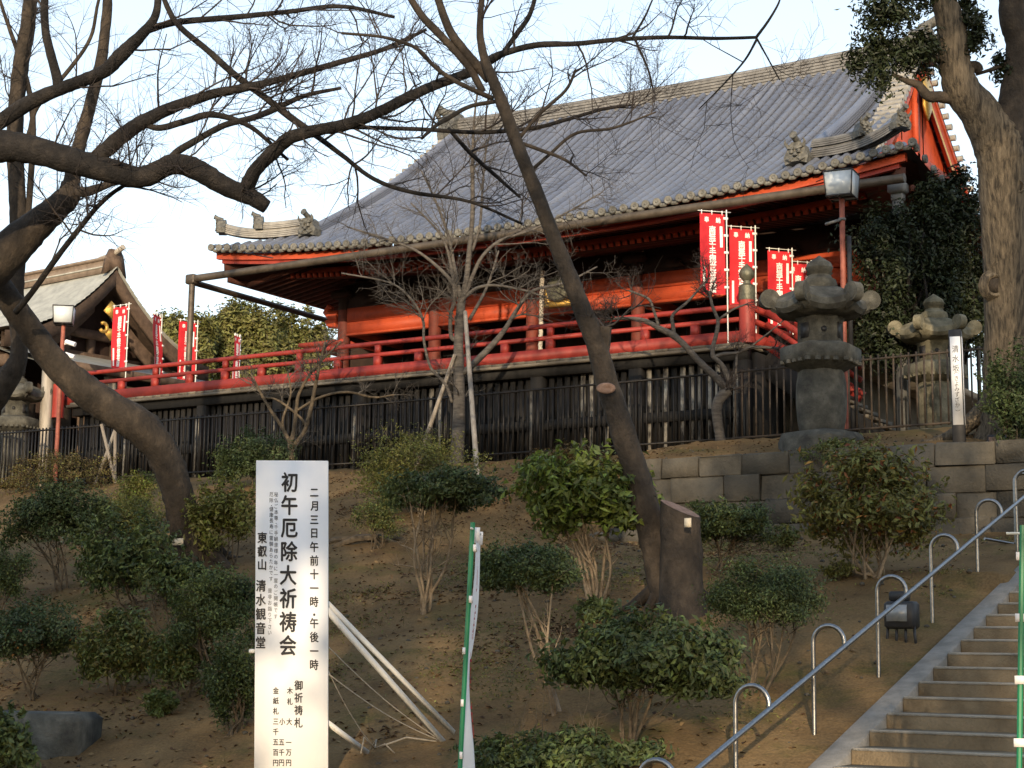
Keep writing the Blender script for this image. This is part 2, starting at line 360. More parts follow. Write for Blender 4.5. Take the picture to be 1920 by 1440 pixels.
# ================================================================== stairs
ST_X0, ST_X1, RISE, TREAD = -5.62, -.6, .143, .47
stair = thing('stone_stairs', 'broad concrete stairway climbing the hill beside the steel handrail', 'stairs', (-3, 13, 0))
y0 = 12.95
for k in range(30):
    z1 = .215+RISE*k; y = y0+TREAD*k
    s = MB(); s.cbox(ST_X0, ST_X1, y, y+TREAD+.06, z1-.45, z1, .016); s.build('step', 'concrete', stair)
    MB().box(ST_X0+.02, ST_X1, y-.004, y+.045, z1-.022, z1+.004).build('nosing', 'nosing', stair)
P = []
for Y in np.arange(12.4, 27.4, .6):
    z = .60+.304*(Y-14.33)
    P.append([(-5.87, Y, z-.9), (-5.87, Y, z-.012), (-5.855, Y, z), (-5.635, Y, z), (-5.62, Y, z-.012), (-5.62, Y, z-.9)])
MB().grid(np.array(P)).build('stringer', 'kerbstone', stair)
# ================================================================== stone retaining wall
wall = thing('retaining_wall', 'low wall of big weathered stone blocks holding up the lantern terrace', 'wall', (-10.5, WALL_Y, 3.5))
zr = 3.35
for row, hgt in enumerate((.42, .40, .44, .37)):
    x = -14.6+rng.uniform(0, .5)+row*.12
    while x < -6.25:
        ln = rng.uniform(.62, 1.15); x1 = min(x+ln, -6.12)
        if x1-x > .25:
            dy = rng.uniform(-.035, .035); s = MB(); s.cbox(x+.005, x1-.005, WALL_Y-.32+dy, WALL_Y+.14, zr+.003, zr+hgt-.003, .014)
            V = s.V[0]; V += rng.normal(0, .012, V.shape); s.build('stone_block', 'block', wall)
        x = x1
    zr += hgt
# ================================================================== temple hall
XC = -20.5; EH = 9.5; EY = 33.0; RY = 41.0
_py = np.array([33.0, 34.3, 35.2, 36.2, 37.2, 38.6, 40.1, 41.0]); _pz = np.array([11.40, 12.20, 12.74, 13.36, 14.03, 15.07, 16.2, 16.9])
_cf = np.polyfit(_py-33, _pz, 3)
def rz_(Y): return np.polyval(_cf, np.asarray(Y, float)-33)
def lift(dx, Y): return .56*(np.abs(dx)/9.5)**2.3*np.clip(1-(np.asarray(Y, float)-33)/4.5, 0, 1)
def roof_z(dx, Y): return rz_(Y)+lift(dx, Y)
def verge(Y, sd=1): return 8.15-(np.asarray(Y, float)-35)*.158 if sd > 0 else 7.32-(np.asarray(Y, float)-35)*.02
def hipY(dx): return 33.12+(9.42-abs(dx))*.42          # plan line of the corner ridges
hall = thing('temple_hall', 'large vermilion temple hall with a sweeping grey tiled roof', 'temple', (XC, 41, 8))
SP = .2785; NR = 69
slope_n = lambda Y: (lambda d: np.array([0, -d, 1])/math.hypot(d, 1))(float(np.polyval(np.polyder(_cf), Y-33)))
def ytop(dx):
    a = abs(dx)
    if a > 8.2 or dx < -7.3: return hipY(dx)
    if a > 7.2: return min(40.6, 35+(8.15-a)/.158)
    return 40.62
# pan tiles: stepped courses between the cover rows
for k in range(NR-1):
    dx = -EH+.14+SP*(k+.5); yt = ytop(dx)
    ys = np.arange(EY-.02, yt, .235); s = MB(); P = []
    for i, Y in enumerate(ys):
        Y1 = min(Y+.235, yt)
        for (yy, up) in ((Y, .030), (Y1, .0)):
            row = []
            for q, sag in ((-.5, 0.02), (-.22, -.012), (.22, -.012), (.5, .02)):
                row.append((XC+dx+q*SP, yy, float(roof_z(dx+q*SP, yy))+sag+up))
            P.append(row)
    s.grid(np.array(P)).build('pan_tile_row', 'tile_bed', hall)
# cover tiles: one long row of half-round tiles each
for k in range(NR):
    dx = -EH+.14+SP*k; yt = ytop(dx); jx, jp = rng.normal(0, .006), rng.uniform(0, 6)
    ys = np.arange(EY-.05, yt+.01, .34); P = []
    for i, Y in enumerate(ys):
        Y1 = min(Y+.34, yt)
        for yy, rr in ((Y, .083), (Y1, .074)):
            n = slope_n(yy); c = np.array([XC+dx+jx+.010*math.sin(yy*1.3+jp), yy, float(roof_z(dx, yy))+.015])
            P.append([c+np.array([rr*math.cos(a), 0, 0])+n*rr*math.sin(a)*1.05 for a in np.linspace(math.pi, 0, 7)])
    MB().grid(np.array(P)).build('cover_tile_row', 'tile', hall, 'x')
# eave tiles: round ends and the drip tiles between them
s = MB(); n = 14
s.disc((0, 0, 0), (0, 1, 0), .092, .07, n); s.lathe([(0, 0)], 3)if 0 else None
s.tube([(0, -.036, 0), (0, -.046, 0)], .088, n, False)
th = np.arange(n)*2*math.pi/n
ringo = [(.092*math.cos(a), -.035, .092*math.sin(a)) for a in th]; ringi = [(.070*math.cos(a), -.052, .070*math.sin(a)) for a in th]; ring2 = [(.055*math.cos(a), -.038, .055*math.sin(a)) for a in th]
s.add(ringo+ringi+ring2, [(i, (i+1) % n, n+(i+1) % n, n+i) for i in range(n)]+[(n+i, n+(i+1) % n, 2*n+(i+1) % n, 2*n+i) for i in range(n)], None, [list(range(2*n, 3*n))])
s.disc((0, -.04, 0), (0, 1, 0), .022, .02, 8)
eave_me = s.mesh('eave_tile', 'eave_tile', False)
s = MB(); pl = [(-.14, .06), (-.09, .0), (-.04, -.035), (.04, -.035), (.09, 0), (.14, .06), (.12, -.02), (.06, -.085), (-.06, -.085), (-.12, -.02)]
s.prism([(-.14, .05), (-.07, .0), (0, -.02), (.07, 0), (.14, .05), (.135, -.03), (.06, -.095), (-.06, -.095), (-.135, -.03)], (0, -.02, 0), (1, 0, 0), (0, 0, 1), (0, .05, 0))
drip_me = s.mesh('drip_tile', 'eave_tile')
for k in range(NR):
    dx = -EH+.14+SP*k; put('eave_tile', eave_me, (XC+dx, EY-.06, float(roof_z(dx, EY))+.02), hall)
    if k < NR-1: put('drip_tile', drip_me, (XC+dx+SP/2, EY-.03, float(roof_z(dx+SP/2, EY))-.005), hall)
for k in range(30):                                                     # right-hand side eave
    Y = EY+.2+SP*k*2; zz = float(rz_(EY))+.02+.56*max(0, 1-(Y-33)/6)**2
    if Y < 48.8: put('eave_tile', eave_me, (XC+EH+.06, Y, zz), hall, R(90))
# back slope and side hips
s = MB(); Yb = np.linspace(41, 49, 14)
s.grid(np.array([[(XC+sx*(7.2 if Y < 46.5 else 9.5), Y, float(rz_(82-Y))) for sx in (1, -1)] for Y in Yb]))
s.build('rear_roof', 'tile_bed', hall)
for sd in (1, -1):
    s = MB(); P = []
    for Y in np.linspace(EY+.1, 48.9, 24):
        l = .56*(max(0, 1-(Y-33)/6)**2+max(0, 1-(49-Y)/6)**2); zc = min(Y-33, 49-Y)
        P.append([(XC+sd*(9.5-q), Y, 11.40+l*(1-q/2.2)+min(q*.62, zc*.62+.02)) for q in (0, .7, 1.4, 2.1)])
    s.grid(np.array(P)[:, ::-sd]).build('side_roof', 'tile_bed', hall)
# eave fascias, soffit, rafters (two tiers)
def fascia(Y, z0, z1, kl, m, name, x0=-EH+.15, x1=EH-.15):
    s = MB(); P = []
    for dx in np.linspace(x0, x1, 40):
        l = .56*(abs(dx)/9.5)**2.3*kl
        P.append([(XC+dx, Y, z0+l), (XC+dx, Y, z1+l), (XC+dx, Y+.12, z1+l), (XC+dx, Y+.12, z0+l), (XC+dx, Y, z0+l)])
    s.grid(np.array(P)).build(name, m, hall)
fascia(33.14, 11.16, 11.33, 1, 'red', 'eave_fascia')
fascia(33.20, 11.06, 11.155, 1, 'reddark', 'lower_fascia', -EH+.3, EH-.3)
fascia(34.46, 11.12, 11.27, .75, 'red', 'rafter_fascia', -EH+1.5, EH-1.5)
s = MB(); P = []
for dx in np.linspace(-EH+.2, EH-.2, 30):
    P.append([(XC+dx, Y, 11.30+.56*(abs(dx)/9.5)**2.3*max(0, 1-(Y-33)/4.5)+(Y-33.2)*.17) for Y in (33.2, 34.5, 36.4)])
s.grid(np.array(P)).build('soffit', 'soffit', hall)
raf = MB().box(-.045, .045, 0, 1.5, -.055, .055).mesh('rafter', 'soffit'); raf2 = MB().box(-.05, .05, 0, 2.0, -.06, .06).mesh('rafter', 'soffit'); rcap = MB().box(-.053, .053, -.02, .03, -.063, .063).mesh('rafter_end', 'red')
for k in range(96):
    dx = -8.9+17.8*k/95; l = .56*(abs(dx)/9.5)**2.3
    put('rafter', raf, (XC+dx, 33.33, 11.20+l), hall, rot=(math.atan(.15), 0, 0))
    if abs(dx) < 7.95:
        put('rafter', raf2, (XC+dx, 34.38, 11.06+l*.75), hall, rot=(math.atan(.17), 0, 0)); put('rafter_end', rcap, (XC+dx, 34.38, 11.06+l*.75), hall, rot=(math.atan(.17), 0, 0))
for k in range(44):                                                     # left side eave rafters seen from below
    Y = 34.2+13*k/43; put('rafter', raf2, (XC-EH+.35, Y, 11.17), hall, rot=(0, -.17, 0) and (math.atan(.17), 0, R(-90)))
for sd in (-1, 1):
    s = MB(); s.beam((XC+sd*9.2, 33.3, 11.50), (XC+sd*6.5, 36.2, 11.75), .2, .24); s.build('hip_rafter', 'soffit', hall)
    s = MB(); P = [[(XC+sd*q, Y, 11.30+(9.3-q)*.17) for q in (9.3, 7.2)] for Y in (33.5, 40, 48.5)]
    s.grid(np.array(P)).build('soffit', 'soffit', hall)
    MB().box(XC+sd*9.3-.05, XC+sd*9.3+.05, 33.6, 48.5, 11.16, 11.30).build('eave_fascia', 'soffit', hall)
# ridges
def ridge_path(P, wd, h, name, m, courses=5, cap=.085):
    """stack of flat tile courses under a half-round cap, swept along P"""
    P = np.asarray(P, float); T = np.gradient(P, axis=0); T /= np.linalg.norm(T, axis=1)[:, None]
    S = np.cross(T, (0, 0, 1.)); S /= np.linalg.norm(S, axis=1)[:, None]; U = np.cross(S, T)
    s = MB(); sec = []; ch = h/courses
    for c in range(courses):
        a = wd/2*(1-.05*c); sec += [(-a, c*ch), (-a, c*ch+ch*.72), (-a*.72, c*ch+ch*.74), (-a*.72, (c+1)*ch)]
    sec += [(math.cos(t)*cap*1.1, h+math.sin(t)*cap) for t in np.linspace(math.pi, 0, 7)]
    sec += [(-x, z) for x, z in sec[:courses*4][::-1]]
    V = np.array([[p+S[i]*x+U[i]*z for x, z in sec] for i, p in enumerate(P)])
    s.grid(V[:, ::-1]); k = len(sec); s.add(V[0], None, None, [list(range(k))]); s.add(V[-1], None, None, [list(range(k-1, -1, -1))])
    return s.build(name, m, hall, 'x')
rx = np.linspace(-7.3, 7.25, 21)
ridge_path([(XC+x, RY, 16.50+.16*(abs(x)/7.3)**3) for x in rx], .42, .62, 'main_ridge', 'ridge_tile', 7, .11)
s = MB()
for k in range(NR):
    dx = -EH+.14+SP*(k+.5)
    if abs(dx) < 6.9: s.cbox(XC+dx-.085, XC+dx+.085, 40.56, 40.78, 16.36, 16.54, .03)
s.build('plaster_course', 'plaster', hall)
MB().box(XC-7.2, XC+7.15, 40.70, 41.3, 16.40, 16.53).build('ridge_base', 'ridge_tile', hall)
def oni(P, ang, sc, par, name='ridge_end_ornament'):
    """demon-face end tile: shouldered plaque, brows, eyes, nose, horns and a round finial tile above"""
    s = MB()
    s.prism([(-.30, -.26), (-.34, -.05), (-.25, .10), (-.22, .24), (-.10, .33), (.10, .33), (.22, .24), (.25, .10), (.34, -.05), (.30, -.26), (.12, -.20), (-.12, -.20)], (0, -.10, 0), (1, 0, 0), (0, 0, 1), (0, .34, 0))
    for q in (-1, 1):
        s.lathe([(.0, -.065), (.05, -.045), (.065, 0), (.05, .045), (0, .065)], 8, (q*.10, -.13, .07))
        s.tube([(q*.20, -.10, .20), (q*.27, -.15, .30), (q*.25, -.20, .40)], [.055, .04, .008], 6)
        s.beam((q*.03, -.15, .14), (q*.20, -.14, .18), .07, .06)
        s.tube([(q*.06, -.13, -.10), (q*.15, -.16, -.16), (q*.26, -.13, -.12)], [.05, .045, .02], 6)
    s.lathe([(.0, -.06), (.07, -.03), (.05, .04), (0, .08)], 7, (0, -.15, -.02)); s.box(-.13, .13, -.15, -.08, -.2, -.13)
    s.tube([(0, .10, .34), (0, -.10, .40), (0, -.24, .47)], .085, 10)
    s.disc((0, -.25, .475), (0, -.94, .33), .105, .03, 12)
    me = s.mesh(name, 'oni', 'x'); return put(name, me, P, par, ang, scale=(sc, sc, sc))
for sd in (-1, 1):
    ys = np.linspace(40.5, 33.85, 22)
    ridge_path([(XC+sd*6.75, Y, float(roof_z(6.75, Y))+.05) for Y in ys], .28, .20, 'descending_ridge', 'tile', 4, .075)
    oni((XC+sd*6.75, 33.70, float(roof_z(6.75, 33.75))+.28), 0, .84, hall)
    d2 = np.linspace(6.95, 9.25, 16)
    pth = [(XC+sd*d, float(hipY(d)), float(roof_z(d, hipY(d)))+.05+.34*((d-6.95)/2.3)**3) for d in d2]
    ridge_path(pth, .24, .20, 'corner_ridge', 'sunlit_tile' if sd < 0 else 'ridge_tile', 4, .07)  # left ridge coloured as sunlit, right ridge keeps the plain tile
    ridge_path([(x, y, z+.24) for x, y, z in pth[:9]], .22, .14, 'corner_ridge', 'sunlit_tile' if sd < 0 else 'ridge_tile', 3, .07)
    e = pth[9]; oni((e[0], e[1]-.02, e[2]+.38), sd*R(58), .62, hall)
    e = pth[-1]; oni((e[0]+sd*.03, e[1]-.02, e[2]+.13), sd*R(58), .62, hall)
    oni((XC+sd*7.32, RY, 17.0), sd*R(90), 1.5, hall)
# verge tiles, bargeboards and gable on both ends
s = MB(); s.tube([(-.5, 0, .03), (.05, 0, .03)], .082, 10); s.disc((.055, 0, .03), (1, 0, 0), .09, .03, 12); vt = s.mesh('verge_tile', 'sunlit_tile', 'x')
for sd in (-1, 1):
    arc = 0; Y = 34.75
    while Y < 40.7:
        put('verge_tile', vt, (XC+sd*float(verge(Y, sd)), Y, float(rz_(Y))+.06), hall, 0 if sd > 0 else R(180))
        d = float(np.polyval(np.polyder(_cf), Y-33)); Y += .36/math.hypot(1, d)
    Y = 41.3
    while Y < 46:
        put('verge_tile', vt, (XC+sd*7.25, Y, float(rz_(82-Y))+.06), hall, 0 if sd > 0 else R(180))
        d = float(np.polyval(np.polyder(_cf), 49-Y)); Y += .36/math.hypot(1, d)
    for off, h0, h1, m, nm in ((-.10, .04, .62, 'red', 'bargeboard'), (-.06, .02, .16, 'red', 'bargeboard_trim')):
        for front in (1, 0):
            s = MB(); P = []
            for Y in np.linspace(35.0, 40.95, 16):
                x = XC+sd*(float(verge(Y, sd))+off if front else 7.25+off); yy = Y if front else 82-Y; zz = float(rz_(Y))
                P.append([(x, yy, zz-h1), (x, yy, zz-h0), (x-sd*.09, yy, zz-h0), (x-sd*.09, yy, zz-h1), (x, yy, zz-h1)])
            s.grid(np.array(P)).build(nm, m, hall)
    s = MB(); P = []                                              # gilt edge strip on the inner side of the rear board
    for Y in np.linspace(37.6, 40.6, 10):
        zz = float(rz_(Y))-.62; x = XC+sd*7.20
        P.append([(x+sd*.012*(i % 2), 82-Y, zz-.17*i/3) for i in range(4)])
    s.grid(np.array(P)).build('gilt_strip', 'gold', hall)
    s = MB()                                                      # gable wall of upright boards
    for k in range(12):
        ya, yb = 36.0+10*k/12+.01, 36.0+10*(k+1)/12-.01; f = lambda y: float(rz_(y if y < 41 else 82-y))-.35
        x = XC+sd*(6.9+.02*(k % 2)); s.add([(x, ya, 12.3), (x, yb, 12.3), (x, yb, f(yb)), (x, ya, f(ya))], [(0, 1, 2, 3)])
    s.build('gable_wall', 'red', hall)
    s = MB(); s.beam((XC+sd*7.0, 38.0, 14.1), (XC+sd*7.0, 44.0, 14.1), .14, .26); s.beam((XC+sd*7.0, 41, 14.1), (XC+sd*7.0, 41, 16.2), .2, .14, (1, 0, 0)); s.build('gable_beam', 'red', hall)
    s = MB(); o = (XC+sd*7.28, 41, 15.9)
    s.prism([(-.1, .3), (-.38, .1), (-.5, -.25), (-.25, -.2), (-.3, -.5), (0, -.85), (.3, -.5), (.25, -.2), (.5, -.25), (.38, .1), (.1, .3)], o, (0, 1, 0), (0, 0, 1), (sd*.06, 0, 0)); s.build('gable_pendant', 'gold', hall)
# gutters
s = MB(); s.tube([(XC-EH-.55, 32.93, 11.19), (XC+EH-.1, 32.93, 11.27)], .10, 12); s.build('gutter', 'gutter', hall, 'x')
s = MB(); s.tube([(XC-EH-.45, 32.93, 11.10), (XC-EH-.45, 49, 11.0)], .08, 10); s.build('gutter', 'gutter', hall, 'x')
s = MB(); s.cbox(XC-EH-.62, XC-EH-.32, 32.8, 33.06, 11.05, 11.30, .03); s.tube([(XC-EH-.47, 32.93, 11.1), (XC-EH-.47, 32.93, 8.2)], .085, 12); s.build('downpipe', 'gutter', hall, 'x')
s = MB(); s.cbox(XC+EH-.62, XC+EH-.24, 33.3, 33.62, 11.10, 11.34, .04); s.cbox(XC+EH-.56, XC+EH-.30, 33.36, 33.56, 10.95, 11.1, .02); s.box(XC+EH-.53, XC+EH-.33, 33.38, 33.54, 6.0, 10.95); s.build('downpipe', 'shaded_pipe_grey', hall)
# body: columns, head beams, inner wall, floor
WY = 36.3; cols = [-13.0-3*k for k in range(6)]
for x in cols:
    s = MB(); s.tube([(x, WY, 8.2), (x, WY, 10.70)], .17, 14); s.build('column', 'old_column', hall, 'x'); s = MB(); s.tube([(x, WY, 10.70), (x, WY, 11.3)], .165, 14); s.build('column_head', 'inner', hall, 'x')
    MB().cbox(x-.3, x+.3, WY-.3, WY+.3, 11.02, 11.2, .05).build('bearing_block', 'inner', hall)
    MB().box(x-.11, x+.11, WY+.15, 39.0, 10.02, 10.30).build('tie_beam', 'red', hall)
for i in range(5):
    xa, xb = cols[i+1], cols[i]
    MB().box(xa+.18, xb-.18, WY-.10, WY+.10, 10.03, 10.335).build('head_beam', 'red', hall)
    MB().box(xa+.18, xb-.18, WY-.125, WY+.12, 9.97, 10.026).build('head_beam_lip', 'red', hall)
    MB().box(xa+.18, xb-.18, WY-.11, WY+.10, 10.36, 10.72).build('head_beam', 'red', hall)
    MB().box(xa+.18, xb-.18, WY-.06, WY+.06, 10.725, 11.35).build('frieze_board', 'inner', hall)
    for f in (.33, .67):
        x = xa+(xb-xa)*f; s = MB(); s.prism([(-.32, 0), (-.2, .16), (-.1, .22), (.1, .22), (.2, .16), (.32, 0)], (x, WY-.16, 10.80), (1, 0, 0), (0, 0, 1), (0, .1, 0)); s.build('frog_leg_strut', 'inner', hall)
    MB().box(xa+.02, xb-.02, 38.95, 39.08, 8.2, 11.6).build('inner_wall', 'inner', hall)
    for q in range(4): MB().box(xa+.12+q*.7, xa+.76+q*.7, 38.88, 38.94, 8.3, 9.9).build('lattice_door', 'inner', hall)
    MB().box(xa+.2, xb-.2, WY-.08, WY+.08, 8.26, 8.42).build('sill_beam', 'red', hall)
for x in (cols[0], cols[-1]): MB().box(x-.07, x+.07, WY, 43, 8.2, 11.5).build('side_wall', 'inner', hall)
MB().box(cols[-1], cols[0], WY, 46, 11.4, 11.45).build('ceiling', 'inner', hall)
for sgn, x in ((-1, cols[-1]), (1, cols[0])):
    s = MB(); s.tube([(x+sgn*.15, WY, 10.56), (x+sgn*.45, WY, 10.60), (x+sgn*.60, WY, 10.72), (x+sgn*.52, WY, 10.86), (x+sgn*.40, WY, 10.80)], [.17, .15, .12, .09, .05], 10)
    s.tube([(x+sgn*.2, WY, 10.35), (x+sgn*.5, WY, 10.38), (x+sgn*.62, WY, 10.46)], [.13, .11, .05], 8); s.build('carved_beam_end', 'red', hall, 'x')
MB().box(cols[-1]-1.4, cols[-1]+.1, WY-.2, 39.5, 9.78, 9.88).build('side_canopy', 'reddark', hall)
MB().box(-35.6, -14.0, 34.3, 47, 5.2, 8.1).build('podium', 'block', hall)
MB().box(cols[-1]-.3, cols[0]+.3, 35.9, 46, 8.1, 8.27).build('floor', 'stage_wood', hall)
# gong and bell rope before the hall
gp = atY(1046, 541, 35.4)
gong = thing('temple_gong', 'round bronze gong in a gilt frame hanging under the eaves', 'gong', gp)
s = MB(); s.lathe([(.0, -.09), (.16, -.10), (.30, -.06), (.33, 0), (.30, .06), (.16, .10), (0, .09)], 20)
V = s.V[0]; s.V[0] = np.stack([V[:, 0], V[:, 2], V[:, 1]], 1)+gp; s.build('gong_body', 'bronze', gong, 'x')
for dx in (-.36, .40): s = MB(); s.tube([gp+(dx, .15, -.30), gp+(dx, .15, .12)], .10, 10); s.build('gilt_post', 'gold', gong, 'x')
MB().box(gp[0]-.5, gp[0]+.55, gp[1]+.05, gp[1]+.30, gp[2]-.42, gp[2]-.30).build('gilt_shelf', 'gold', gong)
MB().box(gp[0]-.28, gp[0]+.5, gp[1]+.30, gp[1]+.36, gp[2]-.30, gp[2]+.05).build('gilt_panel', 'gold', gong)
s = MB(); s.tube([gp+(0, 0, .30), (gp[0], gp[1], 11.2)], .015, 6); s.build('hanger', 'bronze', gong)
a, b2 = atY(1017, 506, 35.1), atY(1013, 662, 35.1)
s = MB(); tt = np.linspace(0, 1, 60); P = a+(b2-a)*tt[:, None]; r_ = .052+.006*np.sin(tt*120); r_[0] = .02; P[:, 0] += .008*np.sin(tt*60); s.tube(P, r_, 8)
tag(s.build('bell_rope', 'rope', None, 'x'), 'thick twisted pale bell rope hanging beside the gong', 'rope')
# ================================================================== stage (wooden veranda on posts)
SY = 32.55; SX0, SX1 = -34.2, -14.45
stage = thing('wooden_stage', 'dark wooden stage on posts with a red balustrade before the hall', 'veranda', ((SX0+SX1)/2, SY, 5.7))
for k in range(66):
    x = SX0+(SX1-SX0)*k/66; MB().box(x+.006, x+(SX1-SX0)/66-.006, SY-.16, 35.9, 8.0+.004*(k % 3), 8.06+.004*(k % 3)).build('deck_plank', 'stage_wood', stage)
MB().box(SX0, SX1, SY-.04, SY+.2, 7.72, 7.985).build('edge_beam', 'dark', stage)
MB().box(SX0-.1, SX1+.1, SY-.20, SY+.02, 7.935, 7.998).build('edge_board', 'stage_wood', stage)
MB().box(SX0, SX1, SY-.11, SY+.11, 8.075, 8.32).build('bottom_rail', 'railred', stage)
MB().box(SX0, SX1, SY-.055, SY+.055, 8.535, 8.625).build('middle_rail', 'railred', stage)
s = MB(); s.tube([(SX0-.1, SY, 8.86), (SX1, SY, 8.86)], .06, 12); s.build('top_rail', 'railred', stage, 'x')
pm = MB().box(-.085, .085, -.085, .085, 8.30, 8.54).mesh('baluster', 'railred'); pm2 = MB().box(-.065, .065, -.065, .065, 8.622, 8.81).mesh('baluster', 'railred')
k = 0; x = SX1-1.2
while x > SX0+.3:
    put('baluster', pm, (x, SY, 0), stage)
    if k % 2: put('baluster', pm2, (x, SY, 0), stage)
    k += 1; x -= 1.2
def giboshi(P, r, parent, m='railred'):
    s = MB(); s.tube([P, P+(0, 0, .92)], r, 16); s.build('newel_post', m, parent, 'x')
    s = MB(); s.lathe([(r*1.05, 0), (r*1.05, .30), (r*.85, .33), (r*.5, .36), (r*.45, .42), (r*.9, .50), (r*1.0, .58), (r*.75, .68), (r*.25, .76), (0.01, .80)], 16, P+(0, 0, .92)); s.build('onion_finial', 'bronze', parent, 'x')
giboshi(np.array([SX1, SY, 8.05]), .17, stage); giboshi(np.array([SX0-.55, SY-.05, 8.05-.35]), .16, stage)
# return rails: left end steps back, right end comes down as stairs
for zz, hh, m in ((8.20, .24, 'railred'), (8.58, .09, 'railred'), (8.86, .11, 'railred')):
    MB().box(SX0-.62, SX0-.02, SY-.07+.3, SY+.07+.3, zz-hh/2, zz+hh/2).build('end_rail', m, stage)
    MB().box(SX1-.06, SX1+.06, SY+.18, 35.6, zz-hh/2, zz+hh/2).build('end_rail', m, stage)
    a = np.array([SX1+.12, 33.3, zz]); MB().beam(a, a+(1.5, 0, -1.1), .12, hh*1.2).build('stair_rail', m, stage)
    a = np.array([SX1+.12, 34.9, zz]); MB().beam(a, a+(1.5, 0, -1.1), .12, hh*1.2).build('stair_rail', m, stage)
MB().beam((SX1+.05, 33.3, 7.75), (SX1+3.0, 33.3, 5.6), .14, .5).build('stair_stringer', 'dark', stage)
for k in range(10): MB().box(SX1+.05+k*.27, SX1+.4+k*.27, 33.4, 34.9, 7.85-k*.2, 7.92-k*.2).build('stair_tread', 'stage_wood', stage)
x = SX1-.15
while x > SX0:                                                         # posts and slatted screen under the stage
    MB().box(x-.15, x+.15, SY-.03, SY+.25, 5.5, 7.72).build('post', 'dark', stage)
    MB().box(x-.155, x-.05, SY-.045, SY-.032, 5.6, 7.4).build('post_facing', 'slat_pale', stage)
    x -= 2.5
sl_a = MB().box(-.062, .062, 0, .035, 5.55, 7.72).mesh('slat', 'slat'); sl_b = MB().box(-.055, .055, 0, .035, 5.55, 7.72).mesh('slat', 'slat_pale')
x = SX1-.35; k = 0
while x > SX0:
    pale = (rng.random() < (.36 if x > -18.5 else .07)); put('slat', sl_b if pale else sl_a, (x, SY+.14+rng.uniform(0, .02), 0), stage); x -= .205; k += 1
MB().box(SX0, SX1, SY+.10, SY+.135, 6.52, 6.74).build('slat_rail', 'dark', stage)
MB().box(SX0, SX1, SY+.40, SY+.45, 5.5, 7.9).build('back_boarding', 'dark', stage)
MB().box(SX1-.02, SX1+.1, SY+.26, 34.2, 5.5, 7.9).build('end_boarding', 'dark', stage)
# ================================================================== iron fence
FY = 31.2
fence = thing('iron_fence', 'long black iron picket fence at the top of the slope', 'fence', (-22, FY, 5.7))
def fz(x): return 5.72+.13*float(sstep(-16, -12, x))-.0*x
pk = MB().box(-.015, .015, -.015, .015, .04, 1.50).mesh('picket', 'iron'); pkr = MB().box(-.015, .015, -.015, .015, .04, 1.48).mesh('picket', 'rust_iron')
x = -38.0; k = 0
while x < -8.4:
    put('picket', pkr if x > -14.2 else pk, (x, FY, fz(x)), fence); x += .125 if x < -14.2 else .15
    k += 1
for xa, xb, m in ((-38, -30, 'iron'), (-30, -22, 'iron'), (-22, -14.2, 'iron'), (-14.2, -8.4, 'rust_iron')):
    for zz in (.10, 1.44): MB().beam((xa, FY, fz(xa)+zz), (xb, FY, fz(xb)+zz), .04, .04).build('fence_rail', m, fence)
x = -38.0
while x < -8.4: MB().box(x-.03, x+.03, FY+.02, FY+.08, 5.5, fz(x)+1.5).build('fence_post', 'iron', fence); x += 2.4
